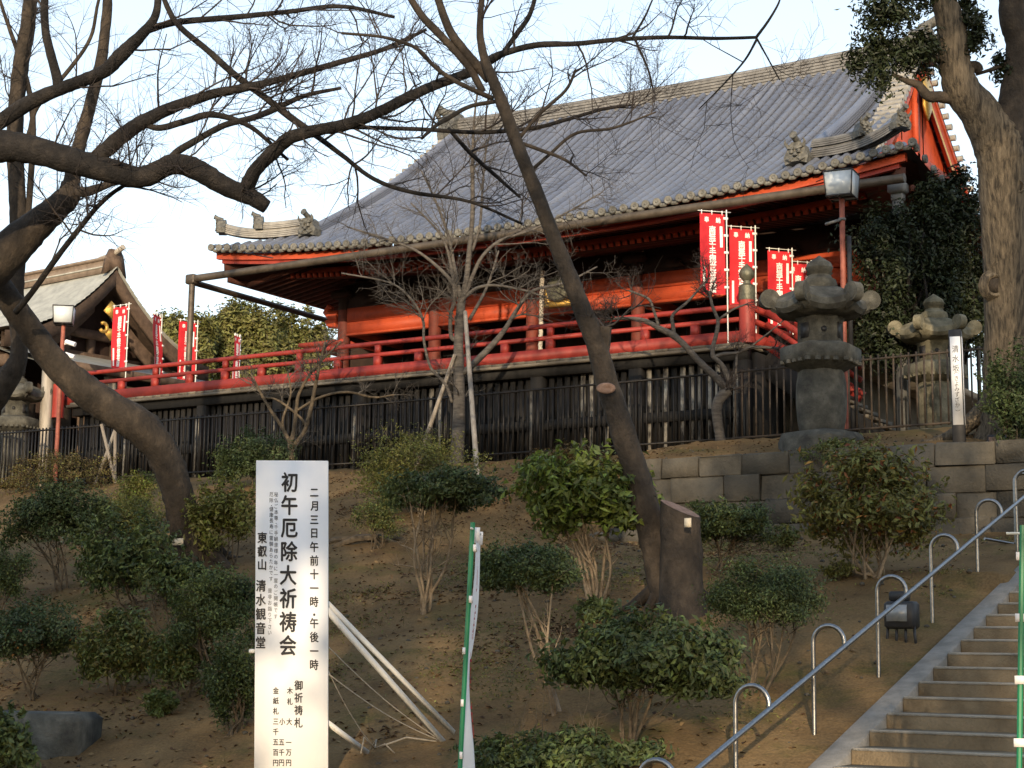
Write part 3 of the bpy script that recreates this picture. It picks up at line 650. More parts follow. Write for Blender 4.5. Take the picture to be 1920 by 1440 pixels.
# ================================================================== stone lanterns
def lantern(P, sc, ang, label, m, name='stone_lantern', plinth=True):
    P = np.asarray(P, float); L_ = thing(name, label, 'stone lantern', P); L_.rotation_euler = (0, 0, ang); L_.scale = (sc, sc, sc)
    def loc(s, nm, mm=m, sm='x'):
        ob = bpy.data.objects.new(nm, s.mesh(nm, mm, sm)); C.objects.link(ob); ob.parent = L_; return ob
    h = R(30)
    if plinth:
        s = MB(); s.lathe([(.78, -.55), (.80, -.1), (.72, .03), (.50, .06)], 10, a0=.2); s.V[0] += rng.normal(0, .02, s.V[0].shape); loc(s, 'plinth')
    s = MB(); s.lathe([(.36, .02), (.40, .08), (.44, .30), (.465, .62), (.455, .95), (.42, 1.16), (.38, 1.22)], 24); loc(s, 'barrel_post')
    s = MB(); s.lathe([(.42, 1.18), (.52, 1.24), (.70, 1.33), (.73, 1.37), (.75, 1.40), (.75, 1.60), (.70, 1.64), (.50, 1.70)], 6, a0=h); loc(s, 'platform', sm=False)
    s = MB()
    for k in range(24):
        a = k*math.pi/12+h; rr = .70*math.cos(math.pi/6)/math.cos(((a-h) % (math.pi/3))-math.pi/6); s.lathe([(.01, -.05), (.055, -.03), (.055, .03), (.01, .05)], 6, (rr*math.cos(a), rr*math.sin(a), 1.345))
    tag(loc(s, 'lotus_trim'), kind='stuff')
    s = MB(); s.lathe([(.40, 1.66), (.42, 1.70), (.42, 2.12), (.44, 2.14), (.46, 2.20)], 6, a0=h); fb = loc(s, 'firebox', sm=False)
    for k in range(6):
        a = k*math.pi/3; n = np.array([math.cos(a), math.sin(a), 0]); tg = np.array([-math.sin(a), math.cos(a), 0]); c = n*.366+np.array([0, 0, 1.93])
        s = MB()
        if k % 2: s.disc(c, n, .055, .016, 12); nm = 'round_hole'
        else:
            s.prism([(-.11, -.14), (.11, -.14), (.11, .14), (-.11, .14)], c-n*.008, tg, np.array([0, 0, 1.]), n*.016); nm = 'window_opening'
        ob = bpy.data.objects.new(nm, s.mesh(nm, 'black')); C.objects.link(ob); ob.parent = fb
    # cap: concave six-sided roof with raised corners
    s = MB(); n = 36; P_ = []
    def R6(a, r): return r*math.cos(math.pi/6)/math.cos((a % (math.pi/3))-math.pi/6)
    for r, z, cu in ((.02, 2.17, 0), (.55, 2.19, 0), (.84, 2.22, .08), (.92, 2.30, .12), (.90, 2.42, .13), (.74, 2.54, .06), (.56, 2.66, .02), (.42, 2.72, 0), (.20, 2.74, 0)):
        row = []
        for k in range(n):
            a = 2*math.pi*k/n; q = (1-abs(((a-0) % (math.pi/3))-math.pi/6)/(math.pi/6)); cor = abs(q*2-1) if False else (1-q)**2
            rr = R6(a, r) if r > .4 else r; row.append((rr*math.cos(a+h), rr*math.sin(a+h), z+cu*cor))
        P_.append(row+[row[0]])
    s.grid(np.array(P_)); loc(s, 'cap')
    for k in range(6):
        a = k*math.pi/3+h; d = np.array([math.cos(a), math.sin(a), 0]); tg = np.array([-math.sin(a), math.cos(a), 0]); z = np.array([0, 0, 1.])
        s = MB(); s.tube([d*.70+z*2.38, d*.82+z*2.42, d*.90+z*2.50], [.15, .14, .13], 8); s.disc(d*.93+z*2.53, tg, .18, .17, 18); s.disc(d*.93+z*2.53, tg, .14, .19, 16); loc(s, 'corner_scroll')
    s = MB(); s.lathe([(.30, 2.72), (.33, 2.80), (.30, 2.90), (.24, 2.93), (.21, 2.99), (.25, 3.03)], 18); loc(s, 'lotus_seat')
    s = MB(); s.lathe([(.12, 3.0), (.22, 3.05), (.255, 3.13), (.22, 3.22), (.12, 3.29), (.05, 3.34), (.01, 3.37)], 18); loc(s, 'jewel')
    return L_
lp = atY(1541, 818, 28.75)
lantern(lp, .985, R(1.9), 'big dark stone lantern with curled roof corners standing before the fence', 'stone')
lp2 = atD(1757, 812, 34.0)
lantern(lp2, .84, R(-4), 'mossy stone lantern behind the iron fence next to the lettered post', 'stone2')
lp3 = atD(22, 882, 46.0); lantern(lp3, .86, R(10), 'stone lantern half hidden beside the pale pillars of the side hall', 'stone')
# ================================================================== lamp posts
def lamp(top, wd, zb, ang, label, rustm, cam_=False):
    top = np.asarray(top, float); T = thing('lamp_post', label, 'lamp', (top[0], top[1], zb)); ht = wd*.86
    c, s_ = math.cos(ang), math.sin(ang); u = np.array([c, s_, 0]); v = np.array([-s_, c, 0]); z = np.array([0, 0, 1.])
    s = MB(); s.tube([(top[0], top[1], zb), top-z*(ht*.5+.03)], .055, 12); s.build('pole', rustm, T, 'x')
    a, b_ = wd*.5, wd*.44
    for k, (p, q) in enumerate(((u, v), (v, -u), (-u, -v), (-v, u))):
        s = MB(); A = [top+p*b_-q*b_*.97-z*ht*.48, top+p*b_+q*b_*.97-z*ht*.48, top+p*a+q*a*.97+z*ht*.46, top+p*a-q*a*.97+z*ht*.46]
        s.add(A+[x-p*.01 for x in A], [(0, 1, 2, 3), (7, 6, 5, 4), (0, 4, 5, 1), (2, 6, 7, 3), (1, 5, 6, 2), (0, 3, 7, 4)]); s.build('pane', 'lampglass', T)
        s = MB(); e = top+p*b_+q*b_-z*ht*.5; f_ = top+p*a+q*a+z*ht*.5; s.tube([e, f_], .014, 6)
        s.tube([top+p*a-q*a+z*ht*.5, f_], .016, 6); s.tube([top+p*b_-q*b_-z*ht*.5, e], .016, 6); s.build('frame_bar', 'dgrey', T)
    s = MB(); A = [top+p*a*1.03+q*a*1.03+z*ht*.515 for p, q in ((u, v), (v, -u), (-u, -v), (-v, u))]
    s.add(A+[top+z*(ht*.60)], None, [(0, 3, 4), (3, 2, 4), (2, 1, 4), (1, 0, 4)], [[0, 1, 2, 3]]); s.build('lamp_cap', 'dgrey', T)
    s = MB(); s.beam(top-u*b_-z*ht*.5, top+u*b_-z*ht*.5, .05, .03); s.beam(top-v*b_-z*ht*.53, top+v*b_-z*ht*.53, .05, .03); s.build('bracket', 'dgrey', T)
    if cam_:
        for k, (dz, le) in enumerate(((.62, .30), (.95, .26))):
            p = top-z*(ht*.5+dz-.1); s = MB(); s.tube([p, p+_r*.12], .02, 6); s.tube([p+_r*.10-_f*.05+z*.06, p+_r*.36-_f*.12-z*.02], .06, 8); s.build('camera', 'white', T, 'x')
    else:
        p = top-z*(ht*.5+.45); s = MB(); s.beam(p, p-_r*.34-z*.10+_f*(-.05), .10, .05); s.disc(p, (0, 0, 1), .075, .05, 10); s.build('bracket_lamp', 'shaded_pipe_grey', T)
        s = MB(); s.tube([p-z*.35+_r*.12-_f*.04, p-z*3.0+_r*.12-_f*.04], .05, 8); s.build('conduit', 'black', T)
    return T
lamp(atD(1578, 348, 34.3), .58, 5.9, R(6), 'tall square lamp on a rust-red pole beside the temple eaves', 'rustpost')
lamp(atD(120, 592, 44.3), .52, 5.7, R(40), 'square lamp with security camera on a red pole beside the stage end', 'rustpost', True)
# ================================================================== banners
def nobori(top, ang, label, zb, wd=.60, ht=1.8, side=-1, lean=(0, 0), text=True, m='flagred', tm='flagtext', polem='whitepole', mark=None, wave=.02, group=None, sweep=0.):
    """upright banner: top = pole top, cloth runs from the pole along ang (side -1: to the left)"""
    top = np.asarray(top, float); base = top+np.array([lean[0], lean[1], zb-top[2]])
    T = thing('banner', label, 'banner', base, group); u = np.array([math.cos(ang), math.sin(ang), 0]); n = np.array([math.sin(ang), -math.cos(ang), 0])
    ax_ = (top-base)/np.linalg.norm(top-base)
    s = MB(); s.tube([base, top+ax_*.05], .015 if polem == 'whitepole' else .018, 8); s.build('pole', polem, T, 'x')
    s = MB(); s.tube([top-u*.16*side*.6+ax_*.0, top+u*side*(wd+.04)], .009, 6); s.build('crossbar', 'whitepole', T)
    ph = rng.uniform(0, 6)
    def fn(Q, off=0.):
        Q = np.asarray(Q, float); x, y = Q[:, 0], Q[:, 1]; f = np.clip(-y/ht, 0, 1)
        wv = wave*(np.sin(x*9+ph+y*1.2)+.7*np.sin(y*4.1+ph*1.7+x*3))*(.25+.75*f)
        return top+u*(x*side+sweep*f*f)[:, None]+ax_*(y)[:, None]+n*(wv+off)[:, None]
    gu, gv = np.meshgrid(np.linspace(.045, wd, 9), np.linspace(-.05, -ht, 25), indexing='ij')
    s = MB(); s.grid(fn(np.stack([gu.ravel(), gv.ravel()], 1)).reshape(9, 25, 3)); s.build('cloth', m, T, 'all')
    for k in range(5):
        q = fn(np.array([[.02, -.14-k*(ht-.3)/4]]))[0]; s = MB(); s.beam(q-u*side*.055, q+u*side*.05, .02, .05); s.build('loop', 'flagtext', T)
    for k in range(3):
        q = fn(np.array([[.10+k*(wd-.14)/2, -.03]]))[0]; s = MB(); s.beam(q+ax_*.05, q-ax_*.05, .05, .012, u); s.build('loop', 'flagtext', T)
    if text:
        cen = wd/2+.02
        def fx(Q, o=0.): return fn(np.stack([cen+side*(Q[:, 0]), Q[:, 1]], 1), .012+o)
        s = MB()
        if mark:
            for i, ch in enumerate(mark): s2 = MB(); column(s2, ch, 0, -.32-.36*i, .34, .30, fx, 0); s2.build('character', tm, T)
        else:
            column(s, '奉', -.13, -.19, .1, .13, fx); column(s, '納', .13, -.19, .1, .13, fx)
            column(s, '南無千手観世音菩薩', 0, -.41, .158, .190, fx)
            if side < 0:
                for (x0, x1, y0_, y1_) in ((.165, .225, -.32, -.78), (-.225, -.175, -1.22, -1.72)):
                    q = np.array([(x0, y1_), (x1, y1_), (x1, y0_), (x0, y0_)]); s.add(fx(q), [(0, 1, 2, 3)])
        if not mark: tag(s.build('lettering', tm, T), kind='stuff')
    return T
BG = R(58)
nobori(atD(1362, 398, 36.4), BG-R(14), 'red banner with white lettering just left of the onion finial post', 8.07, lean=(.02, 0))
nobori(atD(1416, 427, 37.6), BG-R(14), 'red banner with white lettering just right of the onion finial post', 8.07)
nobori(atD(1485, 469, 38.4), BG-R(10), 'red banner rising behind the round stone scroll of the big lantern', 7.6)
nobori(atD(1521, 492, 38.9), BG-R(14), 'red banner mostly hidden behind the jewel top of the big lantern', 7.6)
nobori(atD(242, 570, 48.0), R(0), 'red banner hanging before the gable of the side hall', 8.07, wave=.025)
nobori(atD(304, 592, 50.0), R(108), 'narrow red banner blown edge-on beside the side hall gable', 8.1, sweep=.25, wave=.05)
nobori(atD(371, 603, 51.0), R(66), 'red banner standing just below the copper downpipe', 8.1, wave=.04)
nobori(atD(451, 630, 60.0), R(108), 'slim red banner among trees behind the red balustrade', 7.4, wave=.04, wd=.5)
nobori(atD(886, 992, 12.6), R(31.9+85), 'white banner with red lettering on a green pole seen edge-on', 0.0, lean=(-.12, .02), m='flagwhite', tm='redtext', polem='greenpole', mark='心願成就', wave=.05, side=1)
nobori(atD(1917, 1000, 10.5), R(20), 'white banner on a green pole in front of the stairway', 0.0, lean=(-.11, .0), m='flagwhite', polem='greenpole', text=False, side=1)
# ================================================================== event sign board
SD = 16.4; SW, SH = .697, 3.4
tl, tr_ = atD(479, 868, SD+.02), atD(616, 859, SD-.02)
c0 = (tl+tr_)/2; ub = (tr_-tl); ub[2] = 0; ub /= np.linalg.norm(ub); nb = np.array([ub[1], -ub[0], 0]); zb_ = np.array([0, 0, 1.])-_r*.030
sign = thing('event_sign', 'tall white notice board covered in black brush lettering', 'sign board', c0-np.array([0, 0, SH]))
def board(Q, off=.0): return c0+ub*Q[:, :1]+zb_*Q[:, 1:2]+nb*off
def bq(x0, x1, y0_, y1_, o0, o1, nm, m):
    s = MB(); q = np.array([(x0, y1_), (x1, y1_), (x1, y0_), (x0, y0_)]); A = np.concatenate([board(q, o0), board(q, o1)])
    s.add(A, [(3, 2, 1, 0), (4, 5, 6, 7), (0, 1, 5, 4), (1, 2, 6, 5), (2, 3, 7, 6), (3, 0, 4, 7)]); s.build(nm, m, sign)
W2 = SW/2
bq(-W2, W2, 0, -SH, -.012, .0, 'panel', 'white')
bq(-W2+.003, -W2+.04, -.003, -SH-.3, -.055, -.013, 'frame_stile', 'lumber'); bq(W2-.04, W2-.003, -.003, -SH-.3, -.055, -.013, 'frame_stile', 'lumber')
for yy in (0, -1.1, -2.2, -3.3): bq(-W2+.041, W2-.041, yy-.004, yy-.045, -.05, -.013, 'frame_rail', 'lumber')
s = MB(); fb = lambda Q, o=0.: board(Q, .003+o)
px = SW/136.                                             # board metres per photo pixel; board-top row is photo y 864
X_ = lambda p: (p-547.5)*px
Y_ = lambda p: -(p-864)*px
column(s, '二月三日午前十一時・午後一時', X_(590), Y_(924), 25.3*px, 20*px, fb)
column(s, '初午厄除', X_(543), Y_(905), 43*px, 39*px, fb); column(s, '大祈祷会', X_(541), Y_(1078), 43*px, 39*px, fb)
column(s, '秘仏ご本尊・千手観音様の年に一度のご開帳です', X_(518), Y_(928), 11.0*px, 9.5*px, fb, 0)
column(s, '厄除・健康長寿に霊験あらたかです', X_(509), Y_(928), 10.8*px, 9.5*px, fb, 0); column(s, '是非お詣り下さい', X_(507), Y_(1107), 11*px, 9.5*px, fb, 0)
column(s, '東叡山', X_(492), Y_(1009), 25*px, 22*px, fb); column(s, '清水観音堂', X_(490), Y_(1098), 26*px, 23*px, fb)
column(s, '御祈祷札', X_(561), Y_(1279), 22.5*px, 19*px, fb)
column(s, '木札', X_(545), Y_(1289), 19.5*px, 13*px, fb); column(s, '大', X_(544), Y_(1345), 19*px, 13*px, fb); column(s, '一万円', X_(543), Y_(1382), 18.3*px, 13*px, fb)
column(s, '小', X_(531), Y_(1345), 19*px, 13*px, fb); column(s, '五千円', X_(530), Y_(1382), 18.3*px, 13*px, fb)
column(s, '金紙札三千五百円', X_(519), Y_(1289), 18.6*px, 13*px, fb)
tag(s.build('lettering', 'ink', sign), kind='stuff')
gb = lambda x, y: ground_hit(x, y)
pA, pB = gb(832, 1392), gb(690, 1412); side = c0+ub*(W2-.02)
p1 = side+zb_*Y_(1140)-nb*.035; p2 = side+zb_*Y_(1128)-nb*.08
s = MB(); s.beam(p1, pA, .026, .055); s.build('brace', 'lumber', sign)
s = MB(); s.beam(p2, pA+(p2-p1)*1.2+np.array([.05, .1, .02]), .024, .045); s.build('brace', 'lumber', sign)
p3 = side+zb_*Y_(1345)-nb*.04; s = MB(); s.beam(p3, pB, .03, .045); s.build('brace', 'lumber', sign)
for (ya, pe) in ((1205, pA), (1245, pB+(.12, -.05, .05)), (1255, pA)):
    q = side+zb_*Y_(ya)-nb*.03; tt = np.linspace(0, 1, 12)[:, None]; P = q+(pe-q)*tt; P[:, 2] -= .06*np.sin(tt[:, 0]*math.pi); s = MB(); s.tube(P, .006, 5); s.build('guy_rope', 'straw', sign)
s = MB()
for k in range(3):
    a = k*2.1; s.tube([pB+(.12, -.05, .05), pB+(.12+.12*math.cos(a), -.05+.12*math.sin(a), .10+.03*k), pB+(.12+.2*math.cos(a+.4), -.05+.2*math.sin(a+.4), .01)], .008, 5)
s.tube([pB+(.12, -.05, .05), (pA+pB)/2+(0, 0, .10), pA], .01, 5); s.build('rope_knot', 'straw', sign)
s = MB(); q = board(np.array([[-W2-.03, Y_(1218)]]), -.03)[0]; s.cbox(q[0]-.03, q[0]+.03, q[1]-.03, q[1]+.03, q[2]-.02, q[2]+.02, .01); s.build('peg', 'lumber', sign)
# ================================================================== lettered marker post
mp_ = atY(1800, 855, 27.35); D_ = depth(mp_); hp = 240/3200*D_; wp = .205; a = R(14)
post = thing('marker_post', 'square black post with white lettered faces on the stone wall', 'sign post', mp_); post.rotation_euler = (R(-.6), R(-.9), 0)
def lbox(par, nm, m, *args, sm=False, ch=0):
    s = MB(); s.cbox(*args, ch) if ch else s.box(*args); s.V[0][:, :2] = s.V[0][:, :2] @ np.array([[math.cos(a), math.sin(a)], [-math.sin(a), math.cos(a)]])
    ob = bpy.data.objects.new(nm, s.mesh(nm, m, sm)); C.objects.link(ob); ob.parent = par; return ob
lbox(post, 'shaft', 'black', -wp/2, wp/2, -wp/2, wp/2, -.4, hp, ch=.012)
lbox(post, 'white_face', 'white', -wp/2+.02, wp/2-.02, -wp/2-.005, -wp/2+.01, .50, hp-.12)
lbox(post, 'white_face', 'white', wp/2-.01, wp/2+.005, -wp/2+.02, wp/2-.02, .50, hp-.12)
s = MB(); fq = lambda Q, o=0.: np.stack([Q[:, 0]*math.cos(a)-(-wp/2-.008)*math.sin(a), Q[:, 0]*math.sin(a)+(-wp/2-.008)*math.cos(a), Q[:, 1]], 1)
k_ = hp/240.
column(s, '清水坂', 0, (853-651)*k_, 18.5*k_, 15*k_, fq, 0); column(s, '（きよみずざか）', 0, (853-697)*k_, 10.2*k_, 11*k_, fq, 0)
ob = bpy.data.objects.new('lettering', s.mesh('lettering', 'ink')); C.objects.link(ob); ob.parent = post; tag(ob, kind='stuff')
# ================================================================== handrail
rail = thing('handrail', 'stainless steel handrail with hooped posts along the stairway', 'handrail', (-6.2, 15, .7))
def rail_z(Y): return .60+.304*(Y-14.33)+.77
s = MB(); s.tube([(-5.86, 12.0, rail_z(12.0)), (-5.86, 23.4, rail_z(23.4))], .024, 14); s.build('rail', 'steel', rail, 'x')
for k in range(7):
    Y = 11.87+1.78*k; g0 = float(gz(-6.2, Y)); zr_ = rail_z(Y)
    P = [(-6.2, Y, g0-.2), (-6.2, Y, zr_+.02)]+[(-6.045-.155*math.cos(t), Y, zr_+.02+.155*math.sin(t)) for t in np.linspace(.25, math.pi-.05, 11)]+[(-5.89, Y, zr_-.03)]
    s = MB(); s.tube(P, .022, 12); s.build('hooped_post', 'steel', rail, 'x')
    s = MB(); s.tube([(-5.89, Y, zr_-.03), (-5.86, Y, zr_-.03)], .016, 8); s.build('clip', 'steel', rail)
lr = thing('landing_rail', 'short steel rail with upright post at the top of the stairway', 'handrail', atY(1906, 1030, 24.2))
b_ = atY(1906, 1030, 24.2); s = MB(); s.tube([b_-(0, 0, .4), b_+(0, 0, .95)]+[b_+(.12-.12*math.cos(t), 0, .95+.12*math.sin(t)) for t in np.linspace(.3, 2.6, 8)], .026, 10); s.build('post', 'steel', lr, 'x')
s = MB(); s.tube([atY(1846, 1010, 23.6), atY(1925, 1024, 24.2)], .02, 8); s.build('rail', 'steel', lr, 'x')
# ================================================================== floodlights, rock slab
fp = ground_hit(1692, 1200)
fl = thing('floodlight', 'black floodlight on a stand set in the soil beside the handrail', 'floodlight', fp)
s = MB(); s.cbox(fp[0]-.17, fp[0]+.17, fp[1]-.12, fp[1]+.12, fp[2]+.12, fp[2]+.42, .03); s.build('housing', 'black', fl)
MB().box(fp[0]-.13, fp[0]+.10, fp[1]-.135, fp[1]-.121, fp[2]+.20, fp[2]+.38).build('glass', 'glass', fl)
s = MB(); s.cbox(fp[0]-.13, fp[0]+.08, fp[1]-.06, fp[1]+.08, fp[2]+.42, fp[2]+.53, .02); s.build('ballast_box', 'black', fl)
for q in (-.16, -.05, .06, .17): s = MB(); s.tube([(fp[0]+q, fp[1]-.05, fp[2]-.1), (fp[0]+q*.9, fp[1]-.05, fp[2]+.15)], .016, 6); s.build('leg', 'black', fl)
f2 = atY(1872, 853, 27.5)
fl = thing('floodlight', 'weathered box floodlight with peeling front on top of the wall', 'floodlight', f2)
s = MB(); s.cbox(f2[0]-.15, f2[0]+.15, f2[1]-.12, f2[1]+.14, f2[2]-.02, f2[2]+.32, .02); s.build('housing', 'dgrey', fl)
MB().box(f2[0]-.11, f2[0]+.08, f2[1]-.135, f2[1]-.121, f2[2]+.05, f2[2]+.28).build('front_plate', 'cut', fl)
rp = ground_hit(78, 1408)
s = MB(); s.cbox(-.55, .55, -.35, .35, -.4, .42, .06); V = s.V[0]; V += rng.normal(0, .02, V.shape); s.V[0] = V @ np.array([[.9, .43, 0], [-.43, .9, 0], [0, 0, 1]])+rp
tag(s.build('stone_slab', 'stone'), 'squared mossy stone slab sunk in the foot of the slope', 'stone')
for (x, y, w_, h_, lab) in ((1440, 1010, .5, .16, 'flat stone lying in front of the block wall'), (1130, 1010, .3, .1, 'small pale stone showing beside the green shrub')):
    P = ground_hit(x, y); s = MB(); s.lathe([(w_*.8, -.1), (w_, .0), (w_*.85, h_*.8), (w_*.4, h_)], 9, P); s.V[0] += rng.normal(0, .02, s.V[0].shape); tag(s.build('rock', 'block', None), lab, 'rock')
rt = ground_hit(655, 1020); s = MB()
for k in range(5):
    o = rt+np.array([rng.uniform(-.5, .6), rng.uniform(-.1, .2), .02]); s.tube([o+(-.5, -.15, -.08), o+(-.1, 0, .06), o+(.3, .05, .08), o+(.7, .2, -.06)], [.03, .06, .05, .02], 7, jit=.1)
tag(s.build('exposed_roots', 'bark_shrub', None, 'x'), 'gnarled bleached roots lying on the bare slope behind the sign', 'roots')
# ================================================================== side hall on the left
SO = np.array([-36.3, 35.7, 6.0]); SA = R(-6)
sh = thing('side_hall', 'smaller brown timber hall with curved shingled gable roof', 'temple', SO); sh.rotation_euler = (0, 0, SA)
def sl_(s, nm, m, sm=False):
    ob = bpy.data.objects.new(nm, s.mesh(nm, m, sm)); C.objects.link(ob); ob.parent = sh; return ob
def hp_(y): y = abs(y); return 6.62-1.18*y+.145*y*y
ys = np.arange(0, 3.75, .16)
for sd in (-1, 1):
    P = []
    for i, y in enumerate(ys[:-1]):
        for yy, up in ((y+.0, .0), (ys[i+1], .025)): P.append([(x, sd*yy, hp_(yy)+up+.06*math.exp(-(x/.9)**2)) for x in (.35, -.3, -1, -3, -9, -16)])
    s = MB(); s.grid(np.array(P)[:, ::-sd]); sl_(s, 'shingle_roof', 'shingle')
    s = MB(); P = []
    for y in np.linspace(0, 3.75, 18): P.append([(.30, sd*y, hp_(y)-.04), (.30, sd*y, hp_(y)-.50), (.14, sd*y, hp_(y)-.50), (.14, sd*y, hp_(y)-.04), (.30, sd*y, hp_(y)-.04)])
    s.grid(np.array(P)[:, ::sd]); sl_(s, 'bargeboard', 'brown_wood')
    s = MB(); P = []
    for y in np.linspace(.3, 3.4, 14): P.append([(-.25, sd*y, hp_(y)-.50), (-.25, sd*y, hp_(y)-.95), (-.40, sd*y, hp_(y)-.95), (-.4, sd*y, hp_(y)-.50), (-.25, sd*y, hp_(y)-.5)])
    s.grid(np.array(P)[:, ::sd]); sl_(s, 'inner_bargeboard', 'brown_wood')
    s = MB(); s.grid(np.array([[(x, sd*y, hp_(y)-.14) for x in (.2, -16)] for y in np.linspace(.1, 3.7, 12)])[:, ::sd]); sl_(s, 'soffit', 'brown_wood')
for nm, x0, x1, hw, z0, z1, m in (('ridge_box', -16, .10, .22, 6.50, 6.88, 'ridge_copper'), ('ridge_cap', -16, .18, .31, 6.885, 6.95, 'ridge_copper'), ('ridge_moulding', -16, .14, .27, 6.66, 6.69, 'shingle')):
    s = MB(); s.box(x0, x1, -hw, hw, z0, z1); sl_(s, nm, m)
s = MB(); s.tube([(-.5, 0, 7.00), (.1, 0, 7.06), (.55, 0, 7.24)], .085, 10); sl_(s, 'ridge_finial', 'pale_wood', 'x')
s = MB(); s.prism([(-.42, -.45), (-.30, .1), (-.18, .35), (.18, .35), (.30, .1), (.42, -.45), (.2, -.3), (-.2, -.3)], (.10, 0, 6.85), (0, 1, 0), (0, 0, 1), (.14, 0, 0)); sl_(s, 'ridge_end_plate', 'brown_wood')
s = MB(); s.prism([(-.30, .02), (-.05, .34), (.30, .12), (.10, -.22)], (.34, -.15, 5.25), (0, 1, 0), (0, 0, 1), (.05, 0, 0))
for q in (-1, 1): s.tube([(.36, -.15+q*.28+.13*math.cos(t)*q*-1, 4.78+.13*math.sin(t)) for t in np.linspace(-2.6, 2.2, 10)], .055, 6)
s.prism([(-.2, .05), (.2, .05), (.22, -.1), (0, -.30), (-.22, -.1)], (.33, -.15, 4.72), (0, 1, 0), (0, 0, 1), (.05, 0, 0)); sl_(s, 'gable_pendant', 'gold')
s = MB(); s.add([(-.9, -3.2, 3.2), (-.9, 3.2, 3.2), (-.9, 0, 6.3)], None, [(0, 1, 2)]); sl_(s, 'gable_wall', 'inner')
for z0, hw in ((3.9, 2.2), (4.6, 1.4)): s = MB(); s.box(-.86, -.62, -hw, hw, z0, z0+.26); sl_(s, 'gable_beam', 'brown_wood')
for y in (-.9, 0, .9): s = MB(); s.box(-.84, -.66, y-.12, y+.12, 3.4, 4.6); sl_(s, 'gable_strut', 'brown_wood')
s = MB(); P = [[(-.6+q*2.6, y, 4.05-.75*q-.22*q*(1-q)) for q in np.linspace(0, 1, 6)] for y in np.linspace(-3.6, 3.6, 9)]; s.grid(np.array(P)[::-1]); s.grid(np.array(P)-np.array([0, 0, .16])); sl_(s, 'pent_roof', 'shingle')
s = MB(); s.box(1.9, 2.02, -3.62, 3.62, 3.08, 3.30); sl_(s, 'pent_eave_board', 'brown_wood')
for y in (-3.2, -1.1, 1.1, 3.2):
    s = MB(); s.box(1.5, 1.75, y-.13, y+.13, -.3, 3.1); sl_(s, 'pillar', 'pale_wood')
    s = MB(); s.box(-.9, -.6, y-.15, y+.15, -.3, 3.6); sl_(s, 'pillar', 'brown_wood')
s = MB(); s.box(-15, -1.0, -3.0, 3.0, -.5, 3.9); sl_(s, 'wall', 'inner')
s = MB(); s.box(1.5, 1.7, -3.3, 3.3, 2.6, 2.9); sl_(s, 'tie_beam', 'brown_wood')
s = MB()
for k in range(5): s.box(-.55, -.5, -3+k*1.25, -2.0+k*1.25, -.3, 2.4)
sl_(s, 'door_panels', 'brown_wood')
for (x, w_) in ((-6, .13), (-4, .13), (-2, .13), (-8, .13)):
    s = MB(); s.box(x-.13, x+.13, -3.4, -3.14, -.4, 3.7); sl_(s, 'pillar', 'pale_wood')
s = MB(); s.box(-15, 0, -3.45, -3.15, 3.3, 3.6); sl_(s, 'eave_beam', 'brown_wood')
# ================================================================== trees
def smooth(P, k=6):
    """Catmull-Rom through rows of P"""
    P = np.asarray(P, float); Q = np.vstack([2*P[0]-P[1], P, 2*P[-1]-P[-2]]); out = []
    for i in range(1, len(Q)-2):
        for t in np.linspace(0, 1, k, endpoint=False):
            a, b, c, d = Q[i-1:i+3]; out.append(.5*(2*b+(c-a)*t+(2*a-5*b+4*c-d)*t*t+(3*b-a-3*c+d)*t**3))
    out.append(P[-1]); return np.array(out)
def limb(pts, D, k=6, ws=1.):
    """pts: (px, py, width px); D: distance at start and end"""
    pts = np.asarray(pts, float)
    if pts[-1, 1] < 8:                                  # limbs that leave the picture go on and thin out
        d = pts[-1, :2]-pts[-2, :2]; d /= np.linalg.norm(d)+1e-9; w_ = pts[-1, 2]
        pts = np.vstack([pts, [*(pts[-1, :2]+d*110+[8, 0]), w_*.7], [*(pts[-1, :2]+d*220+[-6, 0]), w_*.42], [*(pts[-1, :2]+d*340+[14, 0]), w_*.12]])
    n = len(pts); Ds = np.linspace(D[0], D[1], n) if np.ndim(D) else np.full(n, D)
    Q = np.array([[*atD(x, y, d), ws*w_*d/FPX/2] for (x, y, w_), d in zip(pts, Ds)])
    S = smooth(Q, k); S[:, 3] = np.maximum(S[:, 3], .003); return S[:, :3], S[:, 3]
def resample(P, R_, m):
    d = np.concatenate([[0], np.cumsum(np.linalg.norm(np.diff(P, axis=0), axis=1))]); t = np.linspace(0, d[-1], m)
    return np.stack([np.interp(t, d, P[:, i]) for i in range(3)], 1), np.interp(t, d, R_), d[-1]
